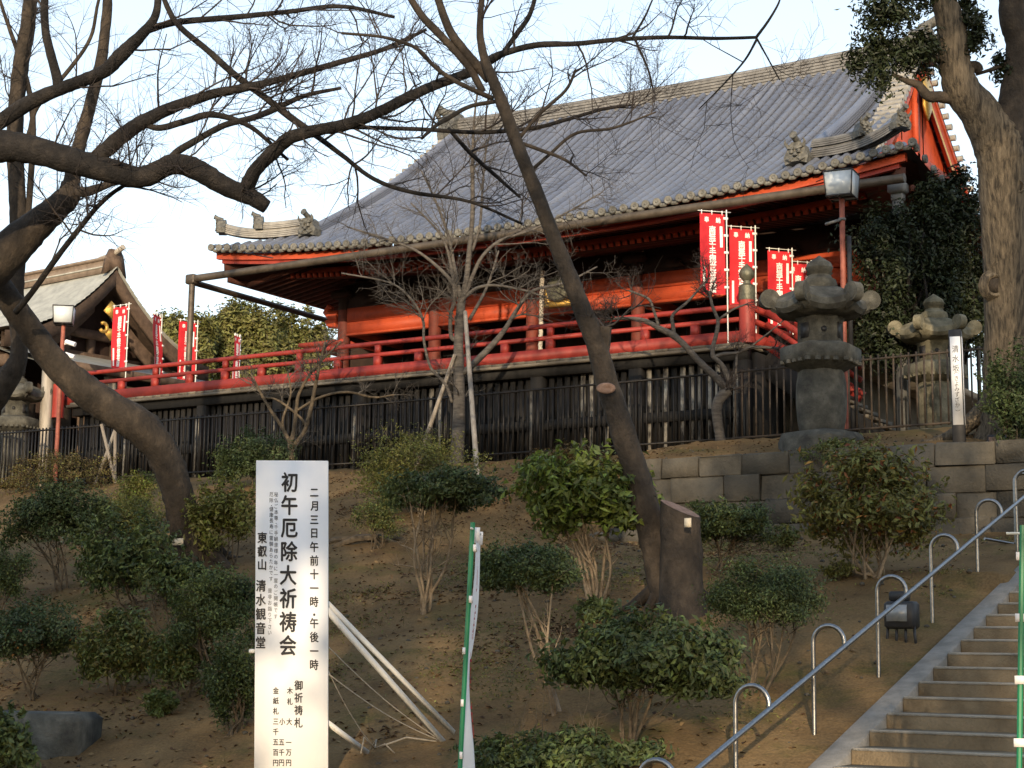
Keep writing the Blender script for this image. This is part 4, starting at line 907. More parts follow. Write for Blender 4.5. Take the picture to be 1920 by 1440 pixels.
def grow(P, R_, nch, Lr, t0=.15, ang=(35, 75), up=.25, curve=.25, rmax=.02, rmin=.0035, m=6, wig=.16, lscale=None):
    """children on N parents of m points each"""
    N, mm = R_.shape; idx = np.repeat(np.arange(N), nch); n = len(idx)
    if n == 0: return np.zeros((0, m, 3)), np.zeros((0, m))
    t = t0+(1-t0)*rng.random(n); f = t*(mm-1); i = np.minimum(f.astype(int), mm-2); w_ = (f-i)[:, None]
    b = P[idx, i]*(1-w_)+P[idx, i+1]*w_; T = P[idx, i+1]-P[idx, i]; T /= np.linalg.norm(T, axis=1)[:, None]+1e-9
    pr = R_[idx, i]*(1-w_[:, 0])+R_[idx, i+1]*w_[:, 0]
    q = rng.standard_normal((n, 3)); q -= T*(q*T).sum(1)[:, None]; q /= np.linalg.norm(q, axis=1)[:, None]+1e-9
    a = np.radians(rng.uniform(*ang, n))[:, None]; d = T*np.cos(a)+q*np.sin(a)+np.array([0, 0, up]); d /= np.linalg.norm(d, axis=1)[:, None]
    L_ = rng.uniform(*Lr, n)*(1.15-.55*t)
    if lscale is not None: L_ = L_*lscale[idx]
    r0 = np.clip(pr*.6, rmin, rmax); out = np.zeros((n, m, 3)); out[:, 0] = b; cur = b
    for k in range(1, m):
        d = d+rng.standard_normal((n, 3))*wig+np.array([0, 0, curve*rng.uniform(.2, 1)])/m*2; d /= np.linalg.norm(d, axis=1)[:, None]
        cur = cur+d*(L_/(m-1))[:, None]; out[:, k] = cur
    return out, r0[:, None]*np.linspace(1, .35, m)[None]
def twigs_into(mb, P, R_, k=3):
    n, m = R_.shape
    if n == 0: return
    T = P[:, -1]-P[:, 0]; T /= np.linalg.norm(T, axis=1)[:, None]+1e-9
    ref = np.where(np.abs(T[:, 2:3]) > .8, np.array([[1., 0, 0]]), np.array([[0, 0, 1.]])); A = np.cross(T, ref); A /= np.linalg.norm(A, axis=1)[:, None]; B = np.cross(T, A)
    th = np.arange(k)*2*math.pi/k; off = np.cos(th)[None, :, None]*A[:, None]+np.sin(th)[None, :, None]*B[:, None]
    V = P[:, :, None]+R_[:, :, None, None]*off[:, None]
    base = (np.arange(n)*m*k)[:, None, None]; i, j = np.meshgrid(np.arange(m-1), np.arange(k), indexing='ij'); j2 = (j+1) % k
    Q = np.stack([i*k+j, i*k+j2, (i+1)*k+j2, (i+1)*k+j], -1).reshape(1, -1, 4)+base
    mb.add(V.reshape(-1, 3), Q.reshape(-1, 4))
def bare_tree(name, label, trunk, limbs, bark, base=None, dens=1., L1=(.9, 2.0), up=.25, twm='twig', limb_mat=None, group=None, cat='tree', t0=.2, jit=.035, lvl=3, tw0=None, tw_up=.3):
    P, R_ = trunk; P = P.copy()
    base = P[0] if base is None else base
    T = thing(name, label, cat, base, group); s = MB(); s.tube(P, R_, 14, jit=jit); s.build('trunk', bark, T, 'all')
    sets = [(P, R_)] if t0 < 1 else []
    for (p, r) in limbs:
        s = MB(); s.tube(p, r, 10, jit=jit*.8); s.build('limb', limb_mat or bark, T, 'all'); sets.append((p, r))
    rs = [resample(p, r, 16) for p, r in sets]; s = MB()
    for (p, r, ln) in rs:
        P0, R0 = p[None], r[None]; n1 = max(3, int(ln*dens*2.2))
        P1, R1 = grow(P0, R0, n1, L1, t0, up=up, rmax=.018, rmin=.006, m=7, curve=tw_up); twigs_into(s, P1, R1, 4)
        P2, R2 = grow(P1, R1, 8, (.45*L1[0], .55*L1[1]), .15, up=up*.6, rmax=.008, rmin=.0035, m=6, curve=tw_up*.6); twigs_into(s, P2, R2, 3)
        if lvl > 2: P3, R3 = grow(P2, R2, 4, (.2*L1[0], .3*L1[1]), .2, up=up*.4, rmax=.0045, rmin=.0028, m=4, curve=.15); twigs_into(s, P3, R3, 3)
    tw = s.build('twigs', twm, T); tag(tw, kind='stuff'); return T
def roots(par, base, r, n, m, spread=1.):
    for k in range(n):
        a = k*2*math.pi/n+rng.uniform(-.4, .4); L_ = rng.uniform(1.6, 3.2)*r*spread; d = np.array([math.cos(a), math.sin(a), 0]); P = []
        for t in np.linspace(0, 1, 7):
            q = base+d*(r*.45+L_*t)+np.array([.1*math.sin(t*5+k), .1*math.cos(t*4+k), 0])*r*t; q[2] = float(gz(q[0], q[1]))+(1-t)**2.2*r*1.5-.03; P.append(q)
        s = MB(); s.tube(P, np.linspace(r*.42, r*.07, 7), 8, jit=.06); s.build('root', m, par, 'all')
# --- big leaning cherry on the left with its long broken limb
D1 = depth(ground_hit(365, 1062))
tr1 = limb([(372, 1085, 112), (360, 1040, 98), (342, 960, 86), (326, 900, 82), (300, 842, 86), (262, 800, 94), (212, 768, 88), (160, 732, 84), (112, 690, 76), (72, 640, 70), (42, 598, 66), (12, 555, 66), (-30, 500, 70), (-75, 430, 60), (-100, 330, 50), (-105, 200, 38), (-90, 60, 24), (-85, -80, 8)], (D1, D1-1.5), 6, .72)
DL = D1-1.5
lm = [limb(p, d) for p, d in (
 ([(-30, 520, 74), (20, 468, 74), (62, 428, 62), (100, 395, 52), (128, 368, 46), (136, 345, 40)], (DL, DL)),
 ([(132, 352, 34), (142, 300, 27), (156, 245, 25), (172, 185, 23), (190, 110, 21), (200, 30, 19), (204, -40, 16)], (DL, DL)),
 ([(132, 352, 22), (160, 360, 19), (215, 342, 12), (260, 335, 8)], (DL, DL-.5)))]
T1 = bare_tree('cherry_tree', 'old leaning cherry tree with thick dark trunk wearing a small white tag', tr1, lm, 'bark', dens=.55, t0=.45); roots(T1, tr1[0][2], tr1[1][2], 6, 'bark')
p = atD(334, 1016, D1-.55); s = MB(); s.box(p[0]-.11, p[0]+.13, p[1]-.03, p[1]-.015, p[2]-.055, p[2]+.055); 
tag(s.build('tree_tag', 'plaster', None), 'small cream tag tied round the leaning cherry trunk', 'tag')
DA = 25.0
trA = limb([(-330, 1010, 190), (-322, 930, 150), (-300, 760, 132), (-265, 560, 122), (-215, 410, 110), (-140, 325, 98), (-70, 290, 82), (0, 275, 76), (60, 281, 68), (130, 300, 62), (200, 318, 58), (265, 332, 50), (325, 308, 48), (368, 318, 52), (420, 348, 46), (468, 368, 42), (500, 388, 34)], (DA, DA), 6, .80)
lmA = [limb(p, d) for p, d in (
 ([(-60, 268, 36), (0, 228, 30), (60, 190, 28), (115, 166, 24), (158, 150, 24), (198, 132, 25), (222, 108, 27), (240, 90, 26), (270, 60, 20), (292, 28, 15), (300, -30, 12)], (DA, DA)),
 ([(112, 168, 22), (103, 130, 18), (92, 90, 17), (84, 45, 15), (85, -20, 13)], (DA, DA)),
 ([(270, 58, 15), (330, 42, 12), (430, 33, 11), (540, 22, 9), (640, 12, 8), (740, 32, 6)], (DA, DA+1)),
 ([(172, 306, 26), (196, 284, 30), (225, 258, 30), (262, 232, 28), (320, 203, 23), (400, 176, 18), (460, 164, 16), (520, 150, 13), (640, 116, 11), (720, 92, 9), (800, 55, 6)], (DA, DA)),
 ([(312, 312, 13), (328, 288, 14), (370, 262, 13), (420, 235, 12), (470, 222, 12), (510, 207, 12), (570, 180, 9), (640, 165, 6)], (DA, DA)),
 ([(462, 352, 30), (480, 318, 26), (510, 288, 27), (545, 258, 26), (600, 243, 23), (640, 236, 24), (700, 215, 22), (770, 180, 21), (820, 158, 19), (880, 136, 19), (920, 112, 18), (950, 98, 13), (1010, 84, 12), (1080, 82, 10), (1160, 74, 9), (1250, 70, 8), (1340, 72, 7), (1420, 70, 6)], (DA, DA-1.5)),
 ([(300, -20, 9), (330, 42, 11), (390, 95, 12), (440, 140, 13), (500, 185, 13), (545, 220, 14), (580, 245, 12), (640, 290, 9), (700, 335, 8), (770, 360, 8), (880, 378, 6), (980, 420, 5)], (DA, DA)),
 ([(268, 232, 10), (300, 240, 12), (352, 226, 13), (400, 215, 12), (470, 238, 9), (540, 300, 6)], (DA, DA)),
 ([(640, 238, 9), (720, 240, 8), (800, 243, 8), (900, 248, 8), (1000, 240, 8), (1060, 225, 7), (1130, 205, 6), (1190, 196, 4)], (DA, DA-1)),
 ([(840, 240, 7), (880, 285, 8), (930, 330, 7), (975, 370, 5)], (DA, DA)),
 ([(940, 104, 9), (970, 62, 10), (992, 30, 9), (1010, -20, 7)], (DA, DA)),
 ([(1418, 70, 6), (1440, 40, 5), (1458, 10, 4), (1470, -20, 3)], (DA-1.5, DA-1.5)),
 ([(1420, 72, 5), (1395, 115, 4), (1350, 165, 3), (1310, 205, 2)], (DA-1.5, DA-1.5)),
 ([(1420, 74, 4), (1440, 110, 3), (1462, 150, 2.5)], (DA-1.5, DA-1.5)),
 ([(1190, 72, 5), (1215, 130, 4), (1225, 170, 3)], (DA-1.3, DA-1.3)),
 ([(1185, 72, 5), (1210, 30, 4), (1228, -10, 3)], (DA-1.3, DA-1.3)),
 ([(30, 585, 12), (60, 548, 11), (100, 492, 11), (150, 427, 10), (190, 380, 9), (235, 347, 7), (300, 325, 5)], (DL-.2, DA)))]
bare_tree('cherry_limb_tree', 'cherry tree reaching in with a thick blackened limb sawn off before the temple eave', trA, lmA, 'bark_black', dens=1.15, L1=(.8, 1.9), t0=.2, limb_mat='bark_black')
# second, slimmer cherry further back at the left
trC = limb([(-60, 790, 66), (-20, 752, 56), (12, 712, 46), (32, 680, 36), (36, 640, 31), (31, 590, 30), (30, 520, 31), (33, 440, 32), (34, 400, 32), (30, 320, 31), (28, 240, 31), (38, 130, 30), (52, 50, 28), (60, -30, 24)], (30.5, 30.5))
lmC = [limb(q, 30.5) for q in ([(36, 470, 13), (50, 420, 12), (58, 330, 12), (62, 230, 11), (50, 150, 10), (20, 60, 8), (0, 0, 6)], [(34, 300, 11), (55, 250, 10), (70, 200, 9), (130, 130, 8), (170, 70, 7), (185, 0, 6)])]
gC = trC[0][0].copy(); gC[2] = float(gz(gC[0], gC[1])); trC = (np.vstack([gC-(0, 0, .1), trC[0]]), np.concatenate([[trC[1][0]*1.2], trC[1]]))
bare_tree('cherry_tree', 'slimmer upright cherry trunk behind the thick blackened limb', trC, lmC, 'bark', dens=.8, t0=.6, L1=(.7, 1.6))
# --- leaning cherry in the middle, with the sawn stump at its foot
D2 = depth(ground_hit(1258, 1138))
tr2 = limb([(1262, 1160, 86), (1250, 1110, 74), (1236, 1050, 66), (1220, 990, 60), (1196, 900, 55), (1168, 810, 52), (1142, 730, 48), (1116, 640, 43), (1082, 555, 38), (1042, 455, 32), (1010, 372, 29), (985, 310, 28), (965, 258, 27), (945, 203, 26), (925, 152, 23), (908, 108, 19), (900, 60, 15), (905, -20, 12)], (D2, D2+.8), 6, .9)
D3 = D2+.8
lm2 = [limb(p, d) for p, d in (
 ([(918, 150, 18), (890, 118, 18), (865, 88, 17), (842, 55, 16), (822, 0, 14), (812, -40, 12)], (D3, D3)),
 ([(905, 172, 14), (882, 130, 14), (850, 92, 14), (818, 58, 15), (790, 28, 14), (760, -20, 12)], (D3, D3)),
 ([(925, 185, 10), (890, 170, 9), (850, 150, 9), (815, 125, 8), (780, 90, 7), (720, 70, 6), (640, 62, 5)], (D3, D3-.5)),
 ([(975, 258, 7), (1010, 215, 7), (1060, 170, 6), (1080, 130, 5)], (D3, D3)),
 ([(930, 190, 8), (880, 200, 8), (840, 222, 9), (818, 235, 8), (790, 260, 6)], (D3, D3-.5)),
 ([(985, 330, 8), (1030, 290, 6), (1080, 250, 6), (1150, 240, 5), (1230, 210, 3)], (D3, D3)),
 ([(968, 265, 7), (1010, 280, 7), (1060, 300, 6), (1100, 330, 4)], (D3, D3-.3)),
 ([(1126, 672, 30), (1130, 640, 30), (1133, 612, 28)], (D2+.3, D2+.3)))]
t2 = bare_tree('cherry_tree', 'tall cherry trunk leaning across the temple from beside the sawn stump', tr2, lm2, 'bark', dens=1.0, t0=.72, L1=(.7, 1.7))
roots(t2, tr2[0][2], tr2[1][2], 6, 'bark'); q = atD(1136, 728, D2-.0); s = MB(); s.lathe([(.001, 0), (.05, .012), (.085, .012), (.10, 0)], 14); V = s.V[0]; s.V[0] = q+np.outer(V[:, 0]*1.25, _r)+np.outer(V[:, 1]*.72, _u)-np.outer(V[:, 2]+.03, _f); s.build('pruned_knot', 'cut', t2)
sb = ground_hit(1272, 1150); sb = sb+np.array([.10, -.10, 0]); Ds = depth(sb)
h_ = 195/FPX*Ds; r_ = 76/FPX*Ds/2
stump = thing('sawn_stump', 'broad sawn-off stump with pale slanted top and white tag', 'stump', sb)
s = MB(); zz = np.linspace(-.15, h_, 9); s.tube([sb+np.array([-.02*z, .0, z]) for z in zz], r_*(1.0+.35*np.exp(-(zz+.15)*3)), 18, True, .03)
V = s.V[0]; top = V[:, 2] > sb[2]+h_-.02; V[top, 2] += -((V[top]-sb) @ _r)*.40+((V[top]-sb) @ np.array([_f[0], _f[1], 0]))*.28; s.build('bark_body', 'bark', stump, 'x')
s = MB(); c_ = sb+np.array([-.02*h_, 0, h_]); th = np.linspace(0, 2*math.pi, 18, endpoint=False)
s.add([c_+np.array([math.cos(t)*r_*.97, math.sin(t)*r_*.97, .012-(math.cos(t)*_r[0]+math.sin(t)*_r[1])*r_*.97*.40+(math.cos(t)*_f[0]+math.sin(t)*_f[1])*r_*.97*.28]) for t in th], None, None, [list(range(18))]); s.build('cut_face', 'cut', stump)
q = atD(1290, 980, Ds-.30); s = MB(); s.box(q[0]-.045, q[0]+.045, q[1]-.01, q[1], q[2]-.055, q[2]+.055); s.build('tag', 'plaster', stump)
# --- young cherry in the middle with its two support poles
b3 = ground_hit(858, 868); D4 = depth(b3)
tr3 = limb([(853, 885, 40), (857, 850, 33), (860, 800, 30), (861, 740, 27), (860, 690, 25), (860, 640, 22), (863, 590, 21), (866, 560, 18)], (D4, D4), 6, .82)
lm3 = [limb(p, D4, 6, .74) for p in (
 [(866, 570, 16), (875, 520, 15), (880, 470, 13), (886, 400, 12), (886, 320, 10), (888, 240, 7), (895, 170, 4)],
 [(868, 565, 12), (885, 520, 11), (905, 480, 9), (940, 450, 8), (1000, 430, 6), (1060, 400, 5), (1130, 360, 3)],
 [(864, 560, 12), (848, 530, 10), (820, 500, 9), (780, 470, 7), (730, 450, 6), (650, 425, 4)],
 [(864, 556, 10), (852, 500, 9), (840, 440, 8), (818, 380, 6), (790, 320, 4)],
 [(858, 640, 13), (846, 630, 11), (845, 590, 10), (852, 560, 9), (846, 500, 8), (826, 440, 6), (770, 380, 4)],
 [(868, 700, 16), (890, 680, 17), (920, 650, 16), (945, 620, 13), (970, 580, 10), (1000, 545, 8), (1060, 530, 6), (1120, 500, 4)],
 [(848, 755, 8), (835, 720, 8), (808, 690, 7), (795, 640, 7), (793, 600, 7), (770, 560, 6), (730, 530, 5), (640, 512, 4)],
 [(868, 560, 10), (895, 540, 9), (930, 535, 7), (985, 545, 6), (1030, 560, 4)],
 [(886, 470, 8), (900, 420, 7), (905, 350, 6), (912, 280, 4), (930, 210, 3)],
 [(880, 600, 9), (905, 555, 8), (920, 520, 6), (935, 470, 4)])]
bare_tree('young_cherry', 'young grey cherry tree spreading its bare branches before the red hall', tr3, lm3, 'bark_pale', dens=1.25, L1=(.6, 1.5), up=.2, twm='bark_pale', t0=.35, jit=.02)
for k, (a_, c_, lb) in enumerate((((853, 665), (778, 845), 'weathered support pole slanting down left from the young cherry'), ((872, 585), (897, 905), 'weathered support pole nearly upright right of the young cherry'))):
    e = ground_hit(*c_); st = atD(*a_, D4-.15); s = MB(); s.tube([e-(0, 0, .1), st], [.055, .045], 9); tag(s.build('support_pole', 'pole_wood', None, 'x'), lb, 'pole')
for k, (a_, c_, lb) in enumerate((((218, 800), (178, 868), 'short bleached stake leaning right among the shrubs by the fence'), ((190, 795), (220, 885), 'short bleached stake leaning left among the shrubs by the fence'), ((216, 802), (216, 900), 'upright bleached stake among the shrubs by the fence'))):
    e = ground_hit(*c_); st = atD(*a_, depth(e)); s = MB(); s.tube([e-(0, 0, .1), st], .04, 8); tag(s.build('support_stake', 'pole_wood', None, 'x'), lb, 'stake')
# --- small multi-stemmed bare tree behind the sign
b5 = ground_hit(545, 880); D5 = depth(b5)
tr4 = limb([(545, 890, 15), (546, 858, 13), (545, 830, 12)], D5)
lm4 = [limb(p, D5) for p in ([(545, 832, 8), (528, 800, 7), (505, 765, 6), (488, 735, 5), (470, 700, 3)], [(546, 832, 9), (552, 800, 8), (556, 765, 7), (562, 735, 6), (590, 690, 5), (640, 640, 3)], [(548, 838, 9), (570, 810, 8), (582, 770, 8), (592, 720, 7), (598, 690, 6), (610, 640, 4)], [(540, 825, 6), (530, 790, 5), (545, 740, 4), (540, 700, 3)], [(556, 770, 5), (600, 745, 5), (650, 735, 5), (700, 745, 4), (740, 740, 3)], [(575, 800, 5), (560, 780, 5), (520, 750, 4), (490, 745, 3)])]
bare_tree('bare_sapling', 'slim multi-stemmed bare tree rising behind the white notice board', tr4, lm4, 'bark_shrub', dens=1.3, L1=(.4, 1.1), twm='bark_pale', t0=.6, jit=.02)
# --- twisted little tree before the stage corner
b6 = atY(1352, 836, 30.9); D6 = depth(b6)
tr5 = limb([(1353, 845, 24), (1350, 820, 19), (1346, 793, 19), (1344, 763, 20), (1352, 745, 21), (1366, 731, 22)], D6)
lm5 = [limb(p, D6) for p in ([(1364, 733, 15), (1352, 718, 15), (1338, 703, 14), (1322, 689, 13), (1302, 668, 12), (1286, 650, 12), (1264, 630, 13), (1235, 615, 11), (1205, 600, 8), (1165, 597, 6), (1125, 600, 4)],
 [(1368, 728, 11), (1364, 708, 11), (1357, 690, 10), (1346, 676, 9), (1337, 668, 9), (1337, 650, 8), (1344, 622, 8), (1346, 600, 7), (1336, 575, 6), (1330, 545, 4)],
 [(1338, 670, 7), (1355, 664, 7), (1380, 662, 6), (1406, 652, 6), (1430, 651, 6), (1460, 653, 4)], [(1370, 728, 7), (1378, 715, 5), (1380, 690, 5), (1382, 660, 4)], [(1264, 628, 8), (1262, 612, 8), (1262, 590, 6), (1290, 565, 5), (1330, 520, 3)],
 [(1235, 612, 6), (1225, 580, 5), (1215, 560, 5), (1180, 545, 4)], [(1346, 600, 5), (1375, 580, 4), (1400, 570, 3)], [(1405, 652, 4), (1440, 625, 3), (1470, 600, 2)])]
bare_tree('twisted_tree', 'small twisted bare tree with silvery bark in front of the stage corner', tr5, lm5, 'bark_pale', dens=2.0, L1=(.4, .9), t0=.9, jit=.05, twm='twig')
# ================================================================== leafy crowns
def leaves_into(mb, Cn, nrm, ln, wd):
    """folded leaf (4 corners) at each centre; nrm biases the facing"""
    n = len(Cn); N_ = nrm+rng.standard_normal((n, 3))*.75; N_ /= np.linalg.norm(N_, axis=1)[:, None]+1e-9
    A = np.cross(N_, rng.standard_normal((n, 3))); A /= np.linalg.norm(A, axis=1)[:, None]+1e-9; B = np.cross(N_, A)
    l_ = (ln*rng.uniform(.6, 1.3, n))[:, None]; w_ = (wd*rng.uniform(.6, 1.2, n))[:, None]
    V = np.stack([Cn-A*l_*.5, Cn+B*w_*.5+N_*w_*.22, Cn+A*l_*.5-N_*l_*.10, Cn-B*w_*.5+N_*w_*.22], 1)
    q = (np.arange(n)*4)[:, None]; T = np.concatenate([q+[0, 1, 2], q+[0, 2, 3]]); mb.add(V.reshape(-1, 3), None, T)
def crown_pts(c, rad, n, nc, spread, lower=-.6, shell=.55):
    """leaf centres: clumps spread through an ellipsoid, thicker towards its skin"""
    d = rng.standard_normal((nc*3, 3)); d /= np.linalg.norm(d, axis=1)[:, None]; d = d[d[:, 2] > lower][:nc]; nc = len(d)
    r = (shell+(1-shell)*rng.random(nc))*(1+.18*rng.standard_normal(nc)); cc = d*r[:, None]
    w_ = rng.uniform(.15, 1.5, nc)**1.4; k = rng.choice(nc, n, p=w_/w_.sum())
    off = rng.standard_normal((n, 3))*spread; P = cc[k]+off; nr = cc[k]*.8+off/max(spread, .01)*.35+np.array([0, 0, .55])
    return np.asarray(c)+P*np.asarray(rad), nr
def shrub(label, box, base, D=None, m='lf_mid', n=5200, leafl=.075, kind='loose', stems=5, stem_w=.022, m2=None, f2=.25, name='shrub', wd=.45, deep=None, smat='bark_shrub', nc=None, group=None):
    """box: photo left, right, top, bottom of the crown; base: photo foot"""
    bp_ = ground_hit(*base) if D is None else None
    if bp_ is None: bp_ = atD(base[0], base[1], D)
    D = depth(bp_); x0, x1, y0_, y1_ = box; c = atD((x0+x1)/2, (y0_+y1_)/2, D)
    rx_ = (x1-x0)/2*D/FPX; rz2 = (y1_-y0_)/2*D/FPX; ry_ = deep or rx_*.9
    S = thing(name, label, 'shrub', bp_, group); s = MB()
    yawm = np.array([[math.cos(YAW), math.sin(YAW), 0], [-math.sin(YAW), math.cos(YAW), 0], [0, 0, 1]])
    sp = {'loose': .14, 'dome': .12, 'mound': .07}[kind]; sh_ = {'loose': .30, 'dome': .5, 'mound': .86}[kind]; nc = nc or {'loose': 42, 'dome': 84, 'mound': 260}[kind]
    lf_ = rng.choice([.8, 1.0, 1.25, 1.55]); n = int(n*1.7/lf_**1.15); leafl *= .82*lf_; Pn, nr = crown_pts((0, 0, 0), np.array([rx_, ry_, rz2])*.92, n, nc, sp*1.12, -.62 if kind != 'loose' else -.9, sh_*.85)
    if kind != 'mound':
        ns = int(26+n/220); dd = rng.standard_normal((ns, 3)); dd[:, 2] = np.abs(dd[:, 2])*1.1-.25; dd /= np.linalg.norm(dd, axis=1)[:, None]; L0 = rng.uniform(.18, .5, ns)
        sh0 = dd*rng.uniform(.62, .95, ns)[:, None]; sd_ = dd+rng.standard_normal((ns, 3))*.5+np.array([0, 0, .5]); sd_ /= np.linalg.norm(sd_, axis=1)[:, None]
        q = rng.integers(0, ns, ns*13); u_ = rng.random(ns*13); Ps = (sh0[q]+sd_[q]*(L0[q]*u_)[:, None]+rng.standard_normal((ns*13, 3))*.035)*np.array([rx_, ry_, rz2])
        Pn = np.concatenate([Pn, Ps]); nr = np.concatenate([nr, sd_[q]*.4+np.array([0, 0, .5])]); n = len(Pn)
    Pn = Pn @ yawm+c
    if m2:
        sel = rng.random(n) < f2; leaves_into(s, Pn[~sel], nr[~sel], leafl, leafl*wd); s2 = MB(); leaves_into(s2, Pn[sel], nr[sel], leafl, leafl*wd)
        tag(s2.build('tinted_leaves', m2, S), kind='stuff')
    else: leaves_into(s, Pn, nr, leafl, leafl*wd)
    tag(s.build('foliage', m, S), kind='stuff')
    if stems:
        P1 = []; R1 = []; s = MB()
        for k in range(stems):
            e = c+(rng.uniform(-.6, .6)*rx_*_r0+rng.uniform(-.5, .5)*ry_*np.array([_f[0], _f[1], 0]))+np.array([0, 0, rng.uniform(-.3, .45)*rz2]); o = bp_+np.array([rng.uniform(-.08, .08), rng.uniform(-.08, .08), -.08])
            mid = o*.5+e*.5+rng.standard_normal(3)*.12*rx_+np.array([0, 0, -.05*rz2]); Q = smooth(np.array([o, o*.7+mid*.3+rng.standard_normal(3)*.03, mid, e]), 4)
            r = np.linspace(stem_w, stem_w*.35, len(Q)); s.tube(Q, r, 7, True, .06); q, rr, _ = resample(Q, r, 8); P1.append(q); R1.append(rr)
        P1, R1 = np.array(P1), np.array(R1); P2, R2 = grow(P1, R1, 5, (.35*rx_, .8*rx_), .3, up=.3, rmax=.010, rmin=.004, m=5); twigs_into(s, P2, R2, 4)
        P3, R3 = grow(P2, R2, 3, (.2*rx_, .45*rx_), .3, up=.3, rmax=.005, rmin=.003, m=4); twigs_into(s, P3, R3, 3)
        P4, R4 = grow(P1, R1, 2, (.7*rx_, 1.25*rx_), .45, up=.25, rmax=.007, rmin=.003, m=6); twigs_into(s, P4, R4, 3); P5, R5 = grow(P4, R4, 3, (.15*rx_, .4*rx_), .4, up=.2, rmax=.004, rmin=.0025, m=4); twigs_into(s, P5, R5, 3); s.build('stems', smat, S, 'all')
    return S
SG = 'shrubs on the slope'
A_ = dict(group=SG)
shrub('brownish clipped mound shrub beside bleached stakes under the fence', (8, 218, 846, 950), (110, 918), m='lf_brown', n=7000, kind='mound', stems=0, m2='lf_olive', f2=.25, leafl=.06, **A_)
shrub('dark dome-shaped shrub standing left of the leaning cherry trunk', (-5, 206, 908, 1050), (118, 1105), m='lf_dark', n=8000, kind='dome', stems=6, **A_)
shrub('low dark shrub with reddish leaves glowing underneath at its foot', (-40, 158, 1128, 1262), (70, 1310), m='lf_dark', n=6500, kind='dome', m2='lf_orange', f2=.03, stem_w=.02, **A_)
shrub('loose green shrub with dark twiggy stem below the leaning cherry', (128, 338, 962, 1120), (268, 1162), m='lf_mid', n=6500, kind='loose', m2='lf_dark', f2=.5, **A_)
shrub('light green leafy clump touching the left side of the leaning trunk', (196, 312, 888, 1000), (258, 1010), m='lf_olive', n=4200, kind='loose', m2='lf_sunlit', f2=.25, **A_)
shrub('small yellowish green shrub in the middle of the dark leafy bank', (142, 298, 1148, 1285), (222, 1300), m='lf_olive', n=5200, kind='loose', m2='lf_mid', f2=.5, **A_)
shrub('yellow-green bush between the leaning cherry trunk and the notice board', (352, 490, 896, 1040), (430, 1060), m='lf_olive', n=5800, kind='loose', m2='lf_yellow', f2=.35, **A_)
shrub('mid green bush with bare lower stems left of the notice board', (314, 500, 1070, 1225), (432, 1300), m='lf_mid', n=7500, kind='loose', m2='lf_dark', f2=.5, stem_w=.03, **A_)
shrub('ragged dark bush half hidden by the lower notice board edge', (385, 500, 1190, 1350), (440, 1372), m='lf_dark', n=5200, kind='loose', m2='lf_mid', f2=.4, **A_)
shrub('dark evergreen bush against the fence behind the notice board', (402, 548, 806, 925), (478, 918), m='lf_dark', n=7000, kind='dome', leafl=.09, **A_)
shrub('tiny green seedling bush on the leaf-strewn soil', (272, 330, 1294, 1345), (300, 1345), m='lf_mid', n=900, kind='loose', stems=3, stem_w=.01, **A_)
shrub('grey-green bush covering the squared stone slab', (-60, 60, 1330, 1480), (-10, 1470), m='lf_mid', n=3800, kind='loose', m2='lf_dark', f2=.5, **A_)
shrub('airy yellow-green bush around the foot of the young cherry', (650, 922, 806, 960), (790, 968), m='lf_olive', n=8500, kind='loose', m2='lf_yellow', f2=.22, smat='stem_pale', **A_)
shrub('flat-topped dark bush on pale forked stems below the young cherry', (716, 934, 878, 968), (792, 1148), m='lf_dark', n=7500, kind='dome', stems=7, stem_w=.028, smat='stem_pale', **A_)
shrub('bright green bush with many pale stems beside the leaning trunk', (966, 1222, 842, 1015), (1118, 1142), m='lf_sunlit', n=9000, kind='loose', m2='lf_mid', f2=.45, stems=9, stem_w=.03, leafl=.10, smat='stem_pale', **A_)
shrub('low brown mound shrub just below the fence pickets', (985, 1168, 838, 915), (1080, 900), m='lf_brown', n=6000, kind='mound', stems=0, leafl=.06, **A_)
shrub('dark spreading bush on two thin crooked stems right of the white banner', (886, 1084, 1012, 1135), (1042, 1335), m='lf_dark', n=6500, kind='dome', stems=4, stem_w=.026, m2='lf_mid', f2=.35, smat='stem_pale', **A_)
shrub('biggest glossy dark bush on the bare slope below the stump', (1028, 1362, 1150, 1345), (1188, 1405), m='lf_dark', n=10500, kind='dome', stems=6, leafl=.085, m2='lf_mid', f2=.25, **A_)
shrub('small dark bush between the sawn stump and the stone wall', (1284, 1448, 938, 1035), (1352, 1068), m='lf_dark', n=5600, kind='dome', stems=6, m2='lf_mid', f2=.25, **A_)
shrub('neat rounded dark bush right of the sawn stump', (1312, 1552, 1050, 1205), (1418, 1300), m='lf_dark', n=9500, kind='dome', stems=6, m2='lf_mid', f2=.15, leafl=.06, **A_)
shrub('open bush with orange leaves and pinkish stems before the stone wall', (1496, 1776, 838, 1060), (1640, 1082), m='lf_olive', n=6500, kind='loose', m2='lf_orange', f2=.09, stems=9, stem_w=.026, leafl=.10, smat='stem_pale', **A_)
shrub('low dark bush at the slope foot right of the white banner', (878, 1190, 1368, 1470), (1040, 1475), m='lf_dark', n=7000, kind='loose', m2='lf_mid', f2=.4, **A_)
shrub('little tuft of green leaves under the open bush by the wall', (1540, 1610, 1050, 1090), (1575, 1088), m='lf_olive', n=900, kind='loose', stems=3, stem_w=.008, **A_)
shrub('small low sprout beside the green shrub stems', (1075, 1150, 1120, 1165), (1110, 1165), m='lf_mid', n=900, kind='loose', stems=3, stem_w=.008, **A_)
shrub('leafy evergreen sprig beside the broad camphor trunk', (1838, 1960, 660, 860), (1900, 870), D=27.0, m='lf_dark', n=2600, kind='loose', leafl=.12, stem_w=.012, **A_)
